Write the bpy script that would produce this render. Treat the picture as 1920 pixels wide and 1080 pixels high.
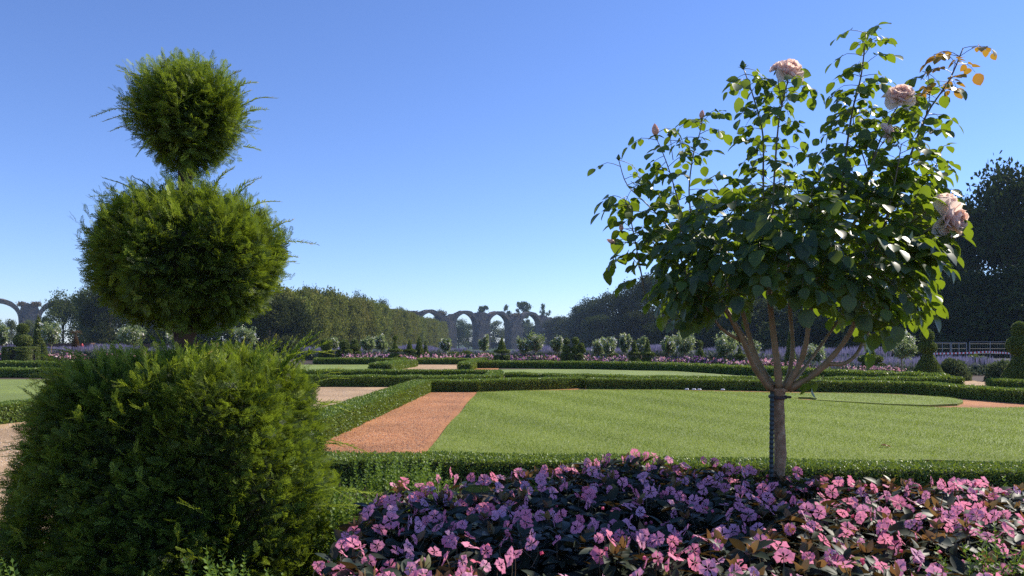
import bpy, math, random
import numpy as np
from mathutils import Vector, Matrix

for o in list(bpy.data.objects): bpy.data.objects.remove(o)
SC = bpy.context.scene
COL = SC.collection
R = np.random.default_rng(7)
random.seed(7)
PI = math.pi

# ------------------------------------------------------------------ camera, sky, sun, exposure
CAM_H, F, VH = 1.15, 1400.0, 640.0
LOW = -3.5                               # the park beyond the parterre lies lower
cam_d = bpy.data.cameras.new("camera"); cam = bpy.data.objects.new("camera", cam_d); COL.objects.link(cam)
cam.location = (0, 0, CAM_H); cam.rotation_euler = (PI/2, 0, 0)
cam_d.sensor_width = 36; cam_d.lens = F*36/1920; cam_d.shift_y = 100/1920
cam_d.clip_start = .05; cam_d.clip_end = 4000
SC.camera = cam
SUN_EL, SUN_AZ = 42.0, 61.0          # azimuth measured from +Y towards +X
w = bpy.data.worlds.new("World"); SC.world = w; w.use_nodes = True
nt = w.node_tree; nt.nodes.clear()
wo = nt.nodes.new('ShaderNodeOutputWorld'); bg = nt.nodes.new('ShaderNodeBackground'); sky = nt.nodes.new('ShaderNodeTexSky')
sky.sky_type = 'NISHITA'; sky.sun_disc = False
sky.sun_elevation = math.radians(SUN_EL); sky.sun_rotation = math.radians(SUN_AZ)
sky.altitude = 900; sky.air_density = 1.0; sky.dust_density = 0.0; sky.ozone_density = 3.2
bg.inputs[1].default_value = 0.108
tint = nt.nodes.new('ShaderNodeMix'); tint.data_type = 'RGBA'; tint.blend_type = 'MULTIPLY'; tint.inputs[0].default_value = 1
tint.inputs['B'].default_value = (.86, .96, 1.30, 1); nt.links.new(sky.outputs[0], tint.inputs['A']); nt.links.new(tint.outputs['Result'], bg.inputs[0]); nt.links.new(bg.outputs[0], wo.inputs[0])
sd = bpy.data.lights.new("sun", 'SUN'); sun = bpy.data.objects.new("sun", sd); COL.objects.link(sun)
sd.energy = 5.0; sd.angle = math.radians(0.5); sd.color = (1, .92, .78)
sdir = Vector((math.sin(math.radians(SUN_AZ))*math.cos(math.radians(SUN_EL)), math.cos(math.radians(SUN_AZ))*math.cos(math.radians(SUN_EL)), math.sin(math.radians(SUN_EL))))
sun.rotation_euler = sdir.to_track_quat('Z', 'Y').to_euler(); sun.location = (20, 20, 40)
SC.view_settings.view_transform = 'Standard'; SC.view_settings.look = 'None'
SC.view_settings.exposure = 0.46; SC.view_settings.gamma = 1.0
SC.cycles.max_bounces = 8; SC.cycles.diffuse_bounces = 3; SC.cycles.glossy_bounces = 2
SC.cycles.transmission_bounces = 4; SC.cycles.volume_bounces = 0
SC.cycles.use_denoising = False; SC.cycles.use_adaptive_sampling = False; SC.cycles.denoiser = 'OPENIMAGEDENOISE'
SC.cycles.volume_step_rate = 4

# ------------------------------------------------------------------ helpers
def W(u, v, z=0.0):                      # where the sight line through a photo point meets height z
    D = (CAM_H-z)*F/(v-VH); return np.array([(u-960)/F*D, D, z])
def P3(u, v, D): return np.array([(u-960)/F*D, D, CAM_H-(v-VH)/F*D])
def unit(a):
    a = np.asarray(a, float); return a/np.maximum(np.linalg.norm(a, axis=-1, keepdims=True), 1e-9)
def rv(n, s=1.0): return R.normal(size=(n, 3))*s
def frames(d, n):
    y = unit(d); x = np.cross(y, n); x = unit(np.where(np.linalg.norm(x, axis=-1, keepdims=True) < 1e-4, [1., 0, 0], x)); z = np.cross(x, y)
    return np.stack([x, y, z], axis=2)

class B:                                 # collects geometry for ONE mesh
    def __init__(s): s.V = []; s.F = []; s.r = []; s.m = []; s.n = 0
    def add(s, V, F, rnd=0.5, mat=0):
        V = np.asarray(V, float).reshape(-1, 3)
        s.V.append(V); s.r.append(np.broadcast_to(np.asarray(rnd, float), (len(V),)))
        for f in (F if isinstance(F, list) and len(F) and isinstance(F[0], np.ndarray) and F[0].ndim == 2 else [np.asarray(F)]):
            s.F.append(f+s.n); s.m.append((len(f), mat))
        s.n += len(V)
    def scatter(s, T, pos, M, sc=1.0, rnd=None, mat=0):
        tv, tf = T; N = len(pos)
        if N == 0: return
        sc = np.broadcast_to(np.asarray(sc, float).reshape(-1, 1, 1) if np.ndim(sc) == 1 else np.asarray(sc, float), (N, 1, 1) if np.ndim(sc) < 2 else (N, 3)).reshape(N, 1, -1)
        V = np.einsum('nij,nkj->nki', M, tv[None]*sc)+pos[:, None, :]
        K = len(tv); rr = R.random(N) if rnd is None else rnd
        fl = []
        for f in tf: fl.append((f[None]+(np.arange(N)*K)[:, None, None]).reshape(-1, f.shape[1]))
        s.add(V, fl, np.repeat(rr, K), mat)
    def build(s, name, mats, parent=None, smooth=False, loc=None):
        me = bpy.data.meshes.new(name)
        V = np.concatenate(s.V)
        if loc is not None: V = V-np.asarray(loc)[None]
        elif parent is not None: V = V-np.array(parent.location)[None]
        me.vertices.add(len(V)); me.vertices.foreach_set('co', V.astype(np.float32).ravel())
        lv = np.concatenate([f.ravel() for f in s.F]); sz = np.concatenate([np.full(len(f), f.shape[1]) for f in s.F])
        me.loops.add(len(lv)); me.loops.foreach_set('vertex_index', lv.astype(np.int32))
        me.polygons.add(len(sz)); st = np.concatenate([[0], np.cumsum(sz)[:-1]])
        me.polygons.foreach_set('loop_start', st.astype(np.int32)); me.polygons.foreach_set('loop_total', sz.astype(np.int32))
        me.polygons.foreach_set('material_index', np.concatenate([np.full(a, b) for a, b in s.m]).astype(np.int32))
        me.polygons.foreach_set('use_smooth', np.full(len(sz), smooth))
        at = me.attributes.new('rnd', 'FLOAT', 'POINT'); at.data.foreach_set('value', np.concatenate(s.r).astype(np.float32))
        for m in (mats if isinstance(mats, (list, tuple)) else [mats]): me.materials.append(m)
        me.update(calc_edges=True); me.validate()
        o = bpy.data.objects.new(name, me); COL.objects.link(o)
        if parent is not None: o.parent = parent
        elif loc is not None: o.location = loc
        return o

def tag(o, label=None, cat=None, group=None, kind=None):
    if label: o['label'] = label
    if cat: o['category'] = cat
    if group: o['group'] = group
    if kind: o['kind'] = kind
    return o
def thing(name, loc, label, cat, group=None):
    o = bpy.data.objects.new(name, None); COL.objects.link(o); o.location = [float(a) for a in loc]
    o.empty_display_size = .2
    return tag(o, label, cat, group)
def dup(root, loc, rotz=0, sc=1, label=None, group=None):
    r = root.copy(); COL.objects.link(r); r.location = [float(a) for a in loc]; r.rotation_euler = (0, 0, rotz)
    r.scale = sc if hasattr(sc, '__len__') else (sc,)*3
    if label: r['label'] = label
    if group: r['group'] = group
    for ch in list(root.children):
        c = ch.copy(); COL.objects.link(c); c.parent = r
        for g in ch.children:
            d = g.copy(); COL.objects.link(d); d.parent = c
    return r

def tube(b, pts, rad, k=7, mat=0, rnd=.5, rough=0.0):
    pts = np.asarray(pts, float); n = len(pts); rad = np.broadcast_to(rad, (n,))
    t = unit(np.gradient(pts, axis=0)); up = np.array([0, 0, 1.]) if abs(t[0][2]) < .9 else np.array([1., 0, 0])
    V = []
    x = unit(np.cross(t[0], up))
    for i in range(n):
        x = unit(x-t[i]*np.dot(x, t[i])); y = np.cross(t[i], x)
        a = np.arange(k)*2*PI/k; rr = rad[i]*(1+rough*R.normal(size=k)) if rough else rad[i]
        V.append(pts[i]+(np.cos(a)*rr)[:, None]*x+(np.sin(a)*rr)[:, None]*y)
    V = np.concatenate(V); i, j = np.meshgrid(np.arange(n-1), np.arange(k), indexing='ij')
    q = np.stack([i*k+j, i*k+(j+1) % k, (i+1)*k+(j+1) % k, (i+1)*k+j], -1).reshape(-1, 4)
    b.add(V, [q, np.array([list(range((n-1)*k, n*k))]), np.array([list(range(k))[::-1]])], rnd, mat)

def curve(pts, n=12):                    # Catmull-Rom through points
    p = np.asarray(pts, float); m = len(p)
    if m == 2: t = np.linspace(0, 1, n)[:, None]; return p[0]*(1-t)+p[1]*t
    q = np.vstack([2*p[0]-p[1], p, 2*p[-1]-p[-2]]); out = []
    for s in np.linspace(0, m-1-1e-6, n):
        i = int(s); t = s-i; a, b_, c, d = q[i:i+4]
        out.append(.5*((2*b_)+(-a+c)*t+(2*a-5*b_+4*c-d)*t*t+(-a+3*b_-3*c+d)*t**3))
    return np.array(out)

# ------------------------------------------------------------------ materials
def newmat(name):
    m = bpy.data.materials.new(name); m.use_nodes = True; n = m.node_tree.nodes; n.clear()
    return m, m.node_tree, n.new('ShaderNodeOutputMaterial')
def ramp(nt, cols, pos=None):
    r = nt.nodes.new('ShaderNodeValToRGB'); e = r.color_ramp.elements
    pos = pos or np.linspace(0, 1, len(cols))
    while len(e) < len(cols): e.new(.5)
    for i, c in enumerate(cols): e[i].position = float(pos[i]); e[i].color = (*c, 1)
    return r
def leafmat(name, cols, tcol, trans=.35, rough=.45, pos=None, objvar=0.0, spec=.5):
    m, nt, out = newmat(name); N = nt.nodes; L = nt.links
    at = N.new('ShaderNodeAttribute'); at.attribute_name = 'rnd'
    rp = ramp(nt, cols, pos); L.new(at.outputs['Fac'], rp.inputs[0]); src = rp.outputs[0]; 
    tm = N.new('ShaderNodeMix'); tm.data_type = 'RGBA'; tm.blend_type = 'MULTIPLY'; tm.inputs[0].default_value = 1
    if objvar:
        oi = N.new('ShaderNodeObjectInfo'); hs = N.new('ShaderNodeHueSaturation')
        mr = N.new('ShaderNodeMapRange'); mr.inputs[3].default_value = .5-objvar*.09; mr.inputs[4].default_value = .5+objvar*.05
        mv = N.new('ShaderNodeMapRange'); mv.inputs[3].default_value = 1-objvar*.4; mv.inputs[4].default_value = 1+objvar*.4
        L.new(oi.outputs['Random'], mr.inputs[0]); L.new(oi.outputs['Random'], mv.inputs[0])
        L.new(mr.outputs[0], hs.inputs['Hue']); L.new(mv.outputs[0], hs.inputs['Value']); L.new(src, hs.inputs['Color']); src = hs.outputs[0]
    pb = N.new('ShaderNodeBsdfPrincipled'); pb.inputs['Roughness'].default_value = rough; pb.inputs['Specular IOR Level'].default_value = spec
    L.new(src, pb.inputs['Base Color'])
    tr = N.new('ShaderNodeBsdfTranslucent'); sc = N.new('ShaderNodeMix'); sc.data_type = 'RGBA'; sc.blend_type = 'MIX'; sc.inputs[0].default_value = .75
    L.new(src, sc.inputs['A']); sc.inputs['B'].default_value = (*tcol, 1); L.new(sc.outputs['Result'], tr.inputs[0])
    mx = N.new('ShaderNodeMixShader'); mx.inputs[0].default_value = trans
    L.new(pb.outputs[0], mx.inputs[1]); L.new(tr.outputs[0], mx.inputs[2]); L.new(mx.outputs[0], out.inputs[0])
    return m
def solid(name, cols, scale=8, rough=.85, bump=.0, bscale=60, metallic=0.0, detail=4, pos=None, bdist=.01):
    m, nt, out = newmat(name); N = nt.nodes; L = nt.links
    tc = N.new('ShaderNodeTexCoord'); nz = N.new('ShaderNodeTexNoise'); nz.inputs['Scale'].default_value = scale; nz.inputs['Detail'].default_value = detail; nz.inputs['Roughness'].default_value = .65
    L.new(tc.outputs['Object'], nz.inputs[0]); rp = ramp(nt, cols, pos or list(np.linspace(.3, .7, len(cols)))); L.new(nz.outputs[0], rp.inputs[0])
    pb = N.new('ShaderNodeBsdfPrincipled'); pb.inputs['Roughness'].default_value = rough; pb.inputs['Metallic'].default_value = metallic
    L.new(rp.outputs[0], pb.inputs['Base Color'])
    if bump:
        n2 = N.new('ShaderNodeTexNoise'); n2.inputs['Scale'].default_value = bscale; n2.inputs['Detail'].default_value = 3; L.new(tc.outputs['Object'], n2.inputs[0])
        bp = N.new('ShaderNodeBump'); bp.inputs['Strength'].default_value = bump; bp.inputs['Distance'].default_value = bdist; L.new(n2.outputs[0], bp.inputs['Height']); L.new(bp.outputs[0], pb.inputs['Normal'])
    L.new(pb.outputs[0], out.inputs[0]); return m
def gravelmat(name, cols):
    m, nt, out = newmat(name); N = nt.nodes; L = nt.links
    tc = N.new('ShaderNodeTexCoord'); vo = N.new('ShaderNodeTexVoronoi'); vo.inputs['Scale'].default_value = 75
    L.new(tc.outputs['Object'], vo.inputs[0]); sx = N.new('ShaderNodeSeparateColor'); L.new(vo.outputs['Color'], sx.inputs[0])
    rp = ramp(nt, cols); L.new(sx.outputs[0], rp.inputs[0])
    nz = N.new('ShaderNodeTexNoise'); nz.inputs['Scale'].default_value = .9; nz.inputs['Detail'].default_value = 5; L.new(tc.outputs['Object'], nz.inputs[0])
    mr = N.new('ShaderNodeMapRange'); mr.inputs[1].default_value = .3; mr.inputs[2].default_value = .7; mr.inputs[3].default_value = .72; mr.inputs[4].default_value = 1.16; L.new(nz.outputs[0], mr.inputs[0])
    mx = N.new('ShaderNodeVectorMath'); mx.operation = 'SCALE'; L.new(rp.outputs[0], mx.inputs[0]); L.new(mr.outputs[0], mx.inputs['Scale'])
    pb = N.new('ShaderNodeBsdfPrincipled'); pb.inputs['Roughness'].default_value = .9; L.new(mx.outputs[0], pb.inputs['Base Color'])
    bp = N.new('ShaderNodeBump'); bp.inputs['Strength'].default_value = .9; bp.inputs['Distance'].default_value = .008; L.new(vo.outputs['Distance'], bp.inputs['Height']); bp.invert = True
    L.new(bp.outputs[0], pb.inputs['Normal']); L.new(pb.outputs[0], out.inputs[0]); return m
def lawnmat(name, stripes=True, base=((.17, .22, .030), (.24, .29, .055)), stripe_dir=(2.44, -5.4), stripe_w=.55):
    m, nt, out = newmat(name); N = nt.nodes; L = nt.links
    tc = N.new('ShaderNodeTexCoord')
    n1 = N.new('ShaderNodeTexNoise'); n1.inputs['Scale'].default_value = 45; n1.inputs['Detail'].default_value = 5; L.new(tc.outputs['Object'], n1.inputs[0])
    n2 = N.new('ShaderNodeTexNoise'); n2.inputs['Scale'].default_value = .55; n2.inputs['Detail'].default_value = 6; n2.inputs['Distortion'].default_value = .4; L.new(tc.outputs['Object'], n2.inputs[0])
    rp = ramp(nt, base, [.3, .7]); L.new(n1.outputs[0], rp.inputs[0])
    mr = N.new('ShaderNodeMapRange'); mr.inputs[1].default_value = .3; mr.inputs[2].default_value = .7; mr.inputs[3].default_value = .86; mr.inputs[4].default_value = 1.16; L.new(n2.outputs[0], mr.inputs[0])
    src = mr.outputs[0]
    if stripes:
        d = unit(np.array(stripe_dir)); nrm = (-d[1], d[0], 0)
        dp = N.new('ShaderNodeVectorMath'); dp.operation = 'DOT_PRODUCT'; dp.inputs[1].default_value = nrm; 
        nd = N.new('ShaderNodeTexNoise'); nd.inputs['Scale'].default_value = .35; L.new(tc.outputs['Object'], nd.inputs[0])
        L.new(tc.outputs['Object'], dp.inputs[0])
        ad = N.new('ShaderNodeMath'); ad.operation = 'MULTIPLY_ADD'; ad.inputs[1].default_value = .5; L.new(nd.outputs[0], ad.inputs[0]); L.new(dp.outputs['Value'], ad.inputs[2])
        ml = N.new('ShaderNodeMath'); ml.operation = 'MULTIPLY'; ml.inputs[1].default_value = PI/stripe_w; L.new(ad.outputs[0], ml.inputs[0])
        sn = N.new('ShaderNodeMath'); sn.operation = 'SINE'; L.new(ml.outputs[0], sn.inputs[0])
        ms = N.new('ShaderNodeMapRange'); ms.inputs[1].default_value = -.6; ms.inputs[2].default_value = .6; ms.inputs[3].default_value = .82; ms.inputs[4].default_value = 1.2; L.new(sn.outputs[0], ms.inputs[0])
        mm = N.new('ShaderNodeMath'); mm.operation = 'MULTIPLY'; L.new(ms.outputs[0], mm.inputs[0]); L.new(src, mm.inputs[1]); src = mm.outputs[0]
    mx = N.new('ShaderNodeVectorMath'); mx.operation = 'SCALE'; L.new(rp.outputs[0], mx.inputs[0]); L.new(src, mx.inputs['Scale'])
    pb = N.new('ShaderNodeBsdfPrincipled'); pb.inputs['Roughness'].default_value = .6; pb.inputs['Specular IOR Level'].default_value = .25; L.new(mx.outputs[0], pb.inputs['Base Color'])
    bp = N.new('ShaderNodeBump'); bp.inputs['Strength'].default_value = .8; bp.inputs['Distance'].default_value = .02
    n3 = N.new('ShaderNodeTexNoise'); n3.inputs['Scale'].default_value = 140; L.new(tc.outputs['Object'], n3.inputs[0]); L.new(n3.outputs[0], bp.inputs['Height']); L.new(bp.outputs[0], pb.inputs['Normal'])
    L.new(pb.outputs[0], out.inputs[0]); return m

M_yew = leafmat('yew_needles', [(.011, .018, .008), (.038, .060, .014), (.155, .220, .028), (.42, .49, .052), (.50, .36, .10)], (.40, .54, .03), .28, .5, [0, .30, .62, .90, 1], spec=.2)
M_yewfar = leafmat('yew_far', [(.05, .075, .015), (.12, .16, .022), (.24, .26, .036)], (.15, .22, .03), .25, .5)
M_box = leafmat('box_leaves', [(.055, .095, .022), (.125, .195, .036), (.26, .34, .060)], (.38, .50, .04), .22, .42, spec=.3)
M_boxfresh = leafmat('box_fresh', [(.06, .11, .02), (.15, .24, .035)], (.34, .50, .05), .3, .55, spec=.25)
M_core = solid('hedge_core', [(.010, .016, .006), (.03, .035, .015)], 30, .95)
M_yewcore = solid('yew_core', [(.012, .016, .006), (.035, .03, .015)], 30, .95)
M_bark = solid('rose_bark', [(.20, .11, .055), (.36, .22, .115), (.54, .37, .22)], 34, .85, 1.0, 130, bdist=.006)
M_cane = solid('rose_cane', [(.24, .17, .07), (.38, .24, .13)], 30, .6)
M_canegreen = solid('rose_shoot', [(.09, .10, .035), (.17, .10, .06)], 18, .45)
M_ybark = solid('yew_bark', [(.07, .035, .022), (.15, .08, .055)], 25, .9, .7, 60)
M_tbark = solid('tree_bark', [(.07, .055, .04), (.14, .11, .085)], 3, .95, .5, 8)
M_rose = leafmat('rose_leaves', [(.030, .055, .022), (.052, .090, .026), (.09, .145, .024), (.16, .20, .02)], (.46, .64, .02), .30, .38, [0, .5, .85, 1], spec=.4)
M_rosered = leafmat('rose_young_leaves', [(.16, .05, .03), (.30, .12, .03), (.25, .22, .03)], (.55, .28, .03), .45, .3)
M_petal = leafmat('rose_petals', [(.95, .54, .44), (.96, .72, .62), (.97, .87, .80)], (1.0, .80, .68), .5, .8)
M_bud = leafmat('rose_bud_petals', [(.85, .42, .25), (.85, .55, .42)], (.9, .5, .3), .25, .5)
M_sepal = leafmat('sepals', [(.06, .11, .03), (.10, .16, .05)], (.2, .3, .05), .2, .5)
M_imp = leafmat('impatiens_leaves', [(.014, .026, .012), (.028, .042, .020), (.055, .050, .024), (.20, .17, .04)], (.22, .12, .03), .15, .5, [0, .6, .93, 1], spec=.3)
M_impyoung = leafmat('impatiens_tips', [(.12, .045, .02), (.20, .13, .05), (.16, .18, .06)], (.4, .2, .06), .3, .45)
M_impfl = leafmat('impatiens_petals', [(.82, .45, .60), (.91, .38, .52), (.92, .32, .46), (.88, .20, .30)], (1.0, .34, .50), .40, .8)
M_farfl = leafmat('bed_flowers', [(.72, .26, .42), (.84, .40, .50), (.90, .70, .70)], (.95, .45, .5), .3, .7)
M_farpur = leafmat('bed_purple', [(.10, .04, .16), (.20, .08, .26), (.5, .25, .45)], (.35, .12, .45), .3, .7)
M_farleaf = leafmat('bed_leaves', [(.02, .035, .015), (.05, .08, .03)], (.1, .15, .03), .2, .5)
M_lav = leafmat('lavender_spikes', [(.17, .15, .24), (.26, .23, .33), (.32, .30, .37)], (.28, .25, .4), .25, .8)
M_lavleaf = leafmat('lavender_leaves', [(.07, .10, .06), (.13, .16, .10)], (.15, .2, .1), .2, .8)
M_frose = leafmat('far_rose_leaves', [(.07, .11, .04), (.17, .22, .09), (.34, .38, .20)], (.4, .5, .15), .35, .35)
M_white = leafmat('white_petals', [(.75, .70, .62), (.85, .82, .78)], (.9, .85, .75), .3, .6)
M_tree = leafmat('tree_leaves', [(.014, .026, .007), (.030, .048, .012), (.062, .078, .020)], (.10, .14, .02), .14, .8, objvar=.5, spec=.06)
M_avenue = leafmat('avenue_leaves', [(.065, .088, .016), (.15, .17, .030), (.26, .25, .06)], (.22, .25, .04), .26, .8, objvar=.35, spec=.08)
M_pale = leafmat('pale_leaves', [(.05, .075, .035), (.10, .13, .06), (.15, .17, .09)], (.2, .25, .08), .22, .8, objvar=.3, spec=.08)
M_green = leafmat('green_tree_leaves', [(.026, .046, .012), (.055, .082, .020), (.10, .12, .034)], (.14, .20, .03), .22, .8, objvar=.4, spec=.08)
M_brown = leafmat('dry_leaves', [(.10, .055, .03), (.2, .12, .05)], (.25, .15, .05), .2, .8)
M_grav = gravelmat('gravel', [(.24, .14, .06), (.40, .25, .125), (.48, .32, .175), (.62, .46, .30)])
M_red = gravelmat('red_gravel', [(.25, .08, .022), (.38, .135, .04), (.46, .19, .065), (.58, .33, .16)])
M_soil = solid('soil', [(.035, .022, .014), (.075, .048, .03)], 25, .95, .8, 60)
M_lawn = lawnmat('lawn'); M_lawn2 = lawnmat('lawn_plain', False)
M_field = lawnmat('field', False, ((.035, .065, .02), (.07, .10, .03)))
M_blade = leafmat('grass_blades', [(.115, .175, .018), (.40, .44, .095), (.58, .58, .30)], (.38, .48, .06), .34, .5, [0, .75, 1], spec=.3)
M_stone = solid('ruin_stone', [(.05, .045, .045), (.11, .095, .085), (.20, .14, .10)], .22, .95, .8, 1.2, detail=8, bdist=.4)
M_steel = solid('galvanised_steel', [(.16, .17, .18), (.24, .25, .26)], 20, .5, metallic=.3)
M_stake = solid('stake_plastic', [(.02, .035, .03), (.045, .06, .055)], 30, .4)
M_tie = solid('rubber_tie', [(.05, .035, .03), (.09, .06, .05)], 30, .7)
M_tw = solid('tape_white', [(.75, .75, .75), (.85, .85, .85)], 5, .5); M_tr = solid('tape_red', [(.6, .03, .03), (.7, .05, .05)], 5, .5)
M_brick = solid('brick_red', [(.25, .07, .05), (.35, .11, .08)], 12, .9)
M_wallb = solid('earth_wall', [(.09, .05, .035), (.16, .09, .06)], 4, .95)
M_dry = leafmat('fallen_leaf_brown', [(.22, .10, .05), (.35, .18, .09)], (.3, .15, .05), .2, .6)

# ------------------------------------------------------------------ leaf templates (x width, y length, z normal)
Q = lambda a: np.array(a)
T_leaf2 = (np.array([[0, 0, 0], [.28, .45, .06], [0, 1, -.05], [-.28, .45, .06], [0, .5, 0]]), [Q([[0, 1, 4, ], [1, 2, 4], [0, 4, 3], [4, 2, 3]])])
T_leaf1 = (np.array([[0, 0, 0], [.3, .5, .05], [0, 1, 0], [-.3, .5, .05]]), [Q([[0, 1, 2, 3]])])
def T_ovate(w=.38, fold=.10, droop=.12):
    ys = [0, .12, .35, .6, .82, 1]; ws = [0.02, .62, 1, .92, .55, 0.0]
    V = []; 
    for y, a in zip(ys, ws): V += [[-w*a, y, fold*a-droop*y*y], [0, y, -droop*y*y], [w*a, y, fold*a-droop*y*y]]
    f = []
    for i in range(5): a = i*3; f += [[a, a+1, a+4, a+3], [a+1, a+2, a+5, a+4]]
    return (np.array(V), [Q(f)])
T_rose = T_ovate(.40, .09, .16); T_imp = T_ovate(.23, .07, .22)
def T_sprig(n=20, L=1.0, nl=.26, nw=.035, stem=True, curl=0.0):
    V = []; F_ = []
    for i in range(n):
        t = (i+1)/n; y = t*L; s = 1 if i % 2 else -1
        ll = nl*(1-.55*t**3)*(.8+.4*random.random()); ang = math.radians(58-28*t)
        dx, dy = s*math.sin(ang)*ll, math.cos(ang)*ll; zz = curl*t*t; dz = random.uniform(-.02, .06)
        k = len(V); px, py = -dy/ll*nw*.5*s, dx/ll*nw*.5*s
        V += [[-px*.6, y-py*.6, zz], [dx*.5-px, y+dy*.5-py, zz+dz*.6], [dx, y+dy, zz+dz], [dx*.5+px, y+dy*.5+py, zz+dz*.6]]
        F_.append([k, k+1, k+2, k+3])
    if stem:
        for i in range(3):
            a, b_ = i/3*L, (i+1)/3*L; k = len(V); V += [[-.008, a, curl*(a/L)**2], [.008, a, curl*(a/L)**2], [.006, b_, curl*(b_/L)**2], [-.006, b_, curl*(b_/L)**2]]; F_.append([k, k+1, k+2, k+3])
    return (np.array(V), [Q(F_)])
T_sp = [T_sprig(12, 1, .44, .085, curl=c) for c in (-.15, .0, .12)]
T_long = [T_sprig(46, 1, .13, .016, curl=c) for c in (-.25, -.1, .05)]
def T_shoot():                           # upright box shoot: stem with paired leaves
    V = []; F_ = []
    for i in range(9):
        y = .15+.85*i/9; az = i*1.9
        for s in (0, PI):
            a = az+s; l = .17*(1-.45*i/9); d = np.array([math.cos(a)*.8, .62, math.sin(a)*.8]); d /= np.linalg.norm(d)
            sd_ = np.array([-math.sin(a), 0, math.cos(a)])*l*.33; o = np.array([0, y, 0]); k = len(V)
            V += [o, o+d*l*.5+sd_, o+d*l, o+d*l*.5-sd_]; F_.append([k, k+1, k+2, k+3])
    k = len(V); V += [[-.01, 0, 0], [.01, 0, 0], [.006, 1, 0], [-.006, 1, 0]]; F_.append([k, k+1, k+2, k+3])
    return (np.array(V, float), [Q(F_)])
T_bs = T_shoot()
def T_flower(sd):                        # impatiens blossoms: five notched petals, each bent its own way
    g = np.random.default_rng(sd); V = []; F_ = []; c = 0
    for p in range(5):
        a0 = p*2*PI/5+PI/2+g.normal()*.12; w_ = (.66 if p else .74)*(1+.12*g.normal()); L = (1.0 if p else .85)*(1+.10*g.normal()); bend = -.25+.75*g.random()-.2; tw = .25*g.normal()
        k = len(V); V.append([0, 0, .01*p])
        for i, (r_, da) in enumerate([(.13, -w_*.34), (.33, -w_*.95), (.45, -w_*.62), (.40, 0), (.45, w_*.62), (.33, w_*.95), (.13, w_*.34)]):
            r_ *= L; V.append([r_*math.cos(a0+da), r_*math.sin(a0+da), .014*p-bend*(r_/.44)**2*.26+tw*da*r_*.5+(.035 if i in (1, 5) else 0)])
        F_ += [[k, k+1, k+4], [k, k+4, k+7], [k+1, k+2, k+4], [k+2, k+3, k+4], [k+4, k+6, k+7], [k+4, k+5, k+6]]
    return (np.array(V), [Q(F_)])
T_fls = [T_flower(i) for i in range(6)]

# ------------------------------------------------------------------ ground
def sheet(name, pts, z, mat, thick=0.0, label=None, kind='structure', sub=None):
    b = B(); n = len(pts); V = [[p[0], p[1], z] for p in pts]
    if thick:
        V += [[p[0], p[1], z-thick] for p in pts]; b.add(V, [np.array([list(range(n))]), np.array([[i, i+n, (i+1) % n+n, (i+1) % n] for i in range(n)])])
    else: b.add(V, np.array([list(range(n))]))
    o = b.build(name, mat); 
    ctr = np.mean([[p[0], p[1]] for p in pts], axis=0)
    tag(o, label, None, None, kind); return o
def ccw(pts):
    a = sum(pts[i][0]*pts[(i+1) % len(pts)][1]-pts[(i+1) % len(pts)][0]*pts[i][1] for i in range(len(pts)))
    return pts if a > 0 else pts[::-1]
G = lambda *uv: [W(u, v)[:2] for u, v in uv]
GL = lambda *uv: [W(u, v, .037)[:2] for u, v in uv]     # points on the raised turf
b = B(); gy = [(-20, -.012), (49.5, -.012), (54, -1.6), (62, LOW), (1300, LOW)]
b.add([[x, y, z] for y, z in gy for x in (-900, 900)], np.array([[2*i, 2*i+1, 2*i+3, 2*i+2] for i in range(4)])); tag(b.build('ground', M_field), None, None, None, 'structure')
sheet('garden_soil', ccw([(-30, -3), (30, -3), (36, 48), (-60, 48)]), -.008, M_soil)
sheet('gravel_walk', ccw([(-7.2, -2), (-2.3, -2), (-2.2, 19), (-9, 24), (-9, 10)]), -.004, M_grav)
sheet('gravel_cross_walk', ccw(G((330, 709), (640, 707.2), (1000, 707), (1000, 705.5), (330, 706))), -.004, M_grav)
sheet('gravel_far_walk', ccw(G((720, 697), (860, 697), (880, 683.2), (782, 683.2))), -.004, M_grav)
path = ccw([(-2.25, 6.1), (3, 5.9), (12, 5.6), (11, 12.6), (9.9, 14), (9.3, 17.2), (4, 19.0), (-.3, 19.0), (-1.9, 17.3)])
sheet('red_gravel_path', path, 0.0, M_red)
sheet('red_gravel_strip', ccw(G((885, 696), (935, 696), (935, 690.2), (893, 690.2))), 0.0, M_red)
sheet('gravel_gap', ccw([(10.9, 16.8), (12.5, 16.5), (13.5, 22), (11.5, 22)]), 0.004, M_grav)
def clipmask(P, poly):
    x, y = P[:, 0], P[:, 1]; ins = np.zeros(len(P), bool); n = len(poly)
    for i in range(n):
        x1, y1 = poly[i]; x2, y2 = poly[(i+1) % n]
        c = ((y1 > y) != (y2 > y)) & (x < (x2-x1)*(y-y1)/(y2-y1+1e-12)+x1); ins ^= c
    return ins
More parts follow.
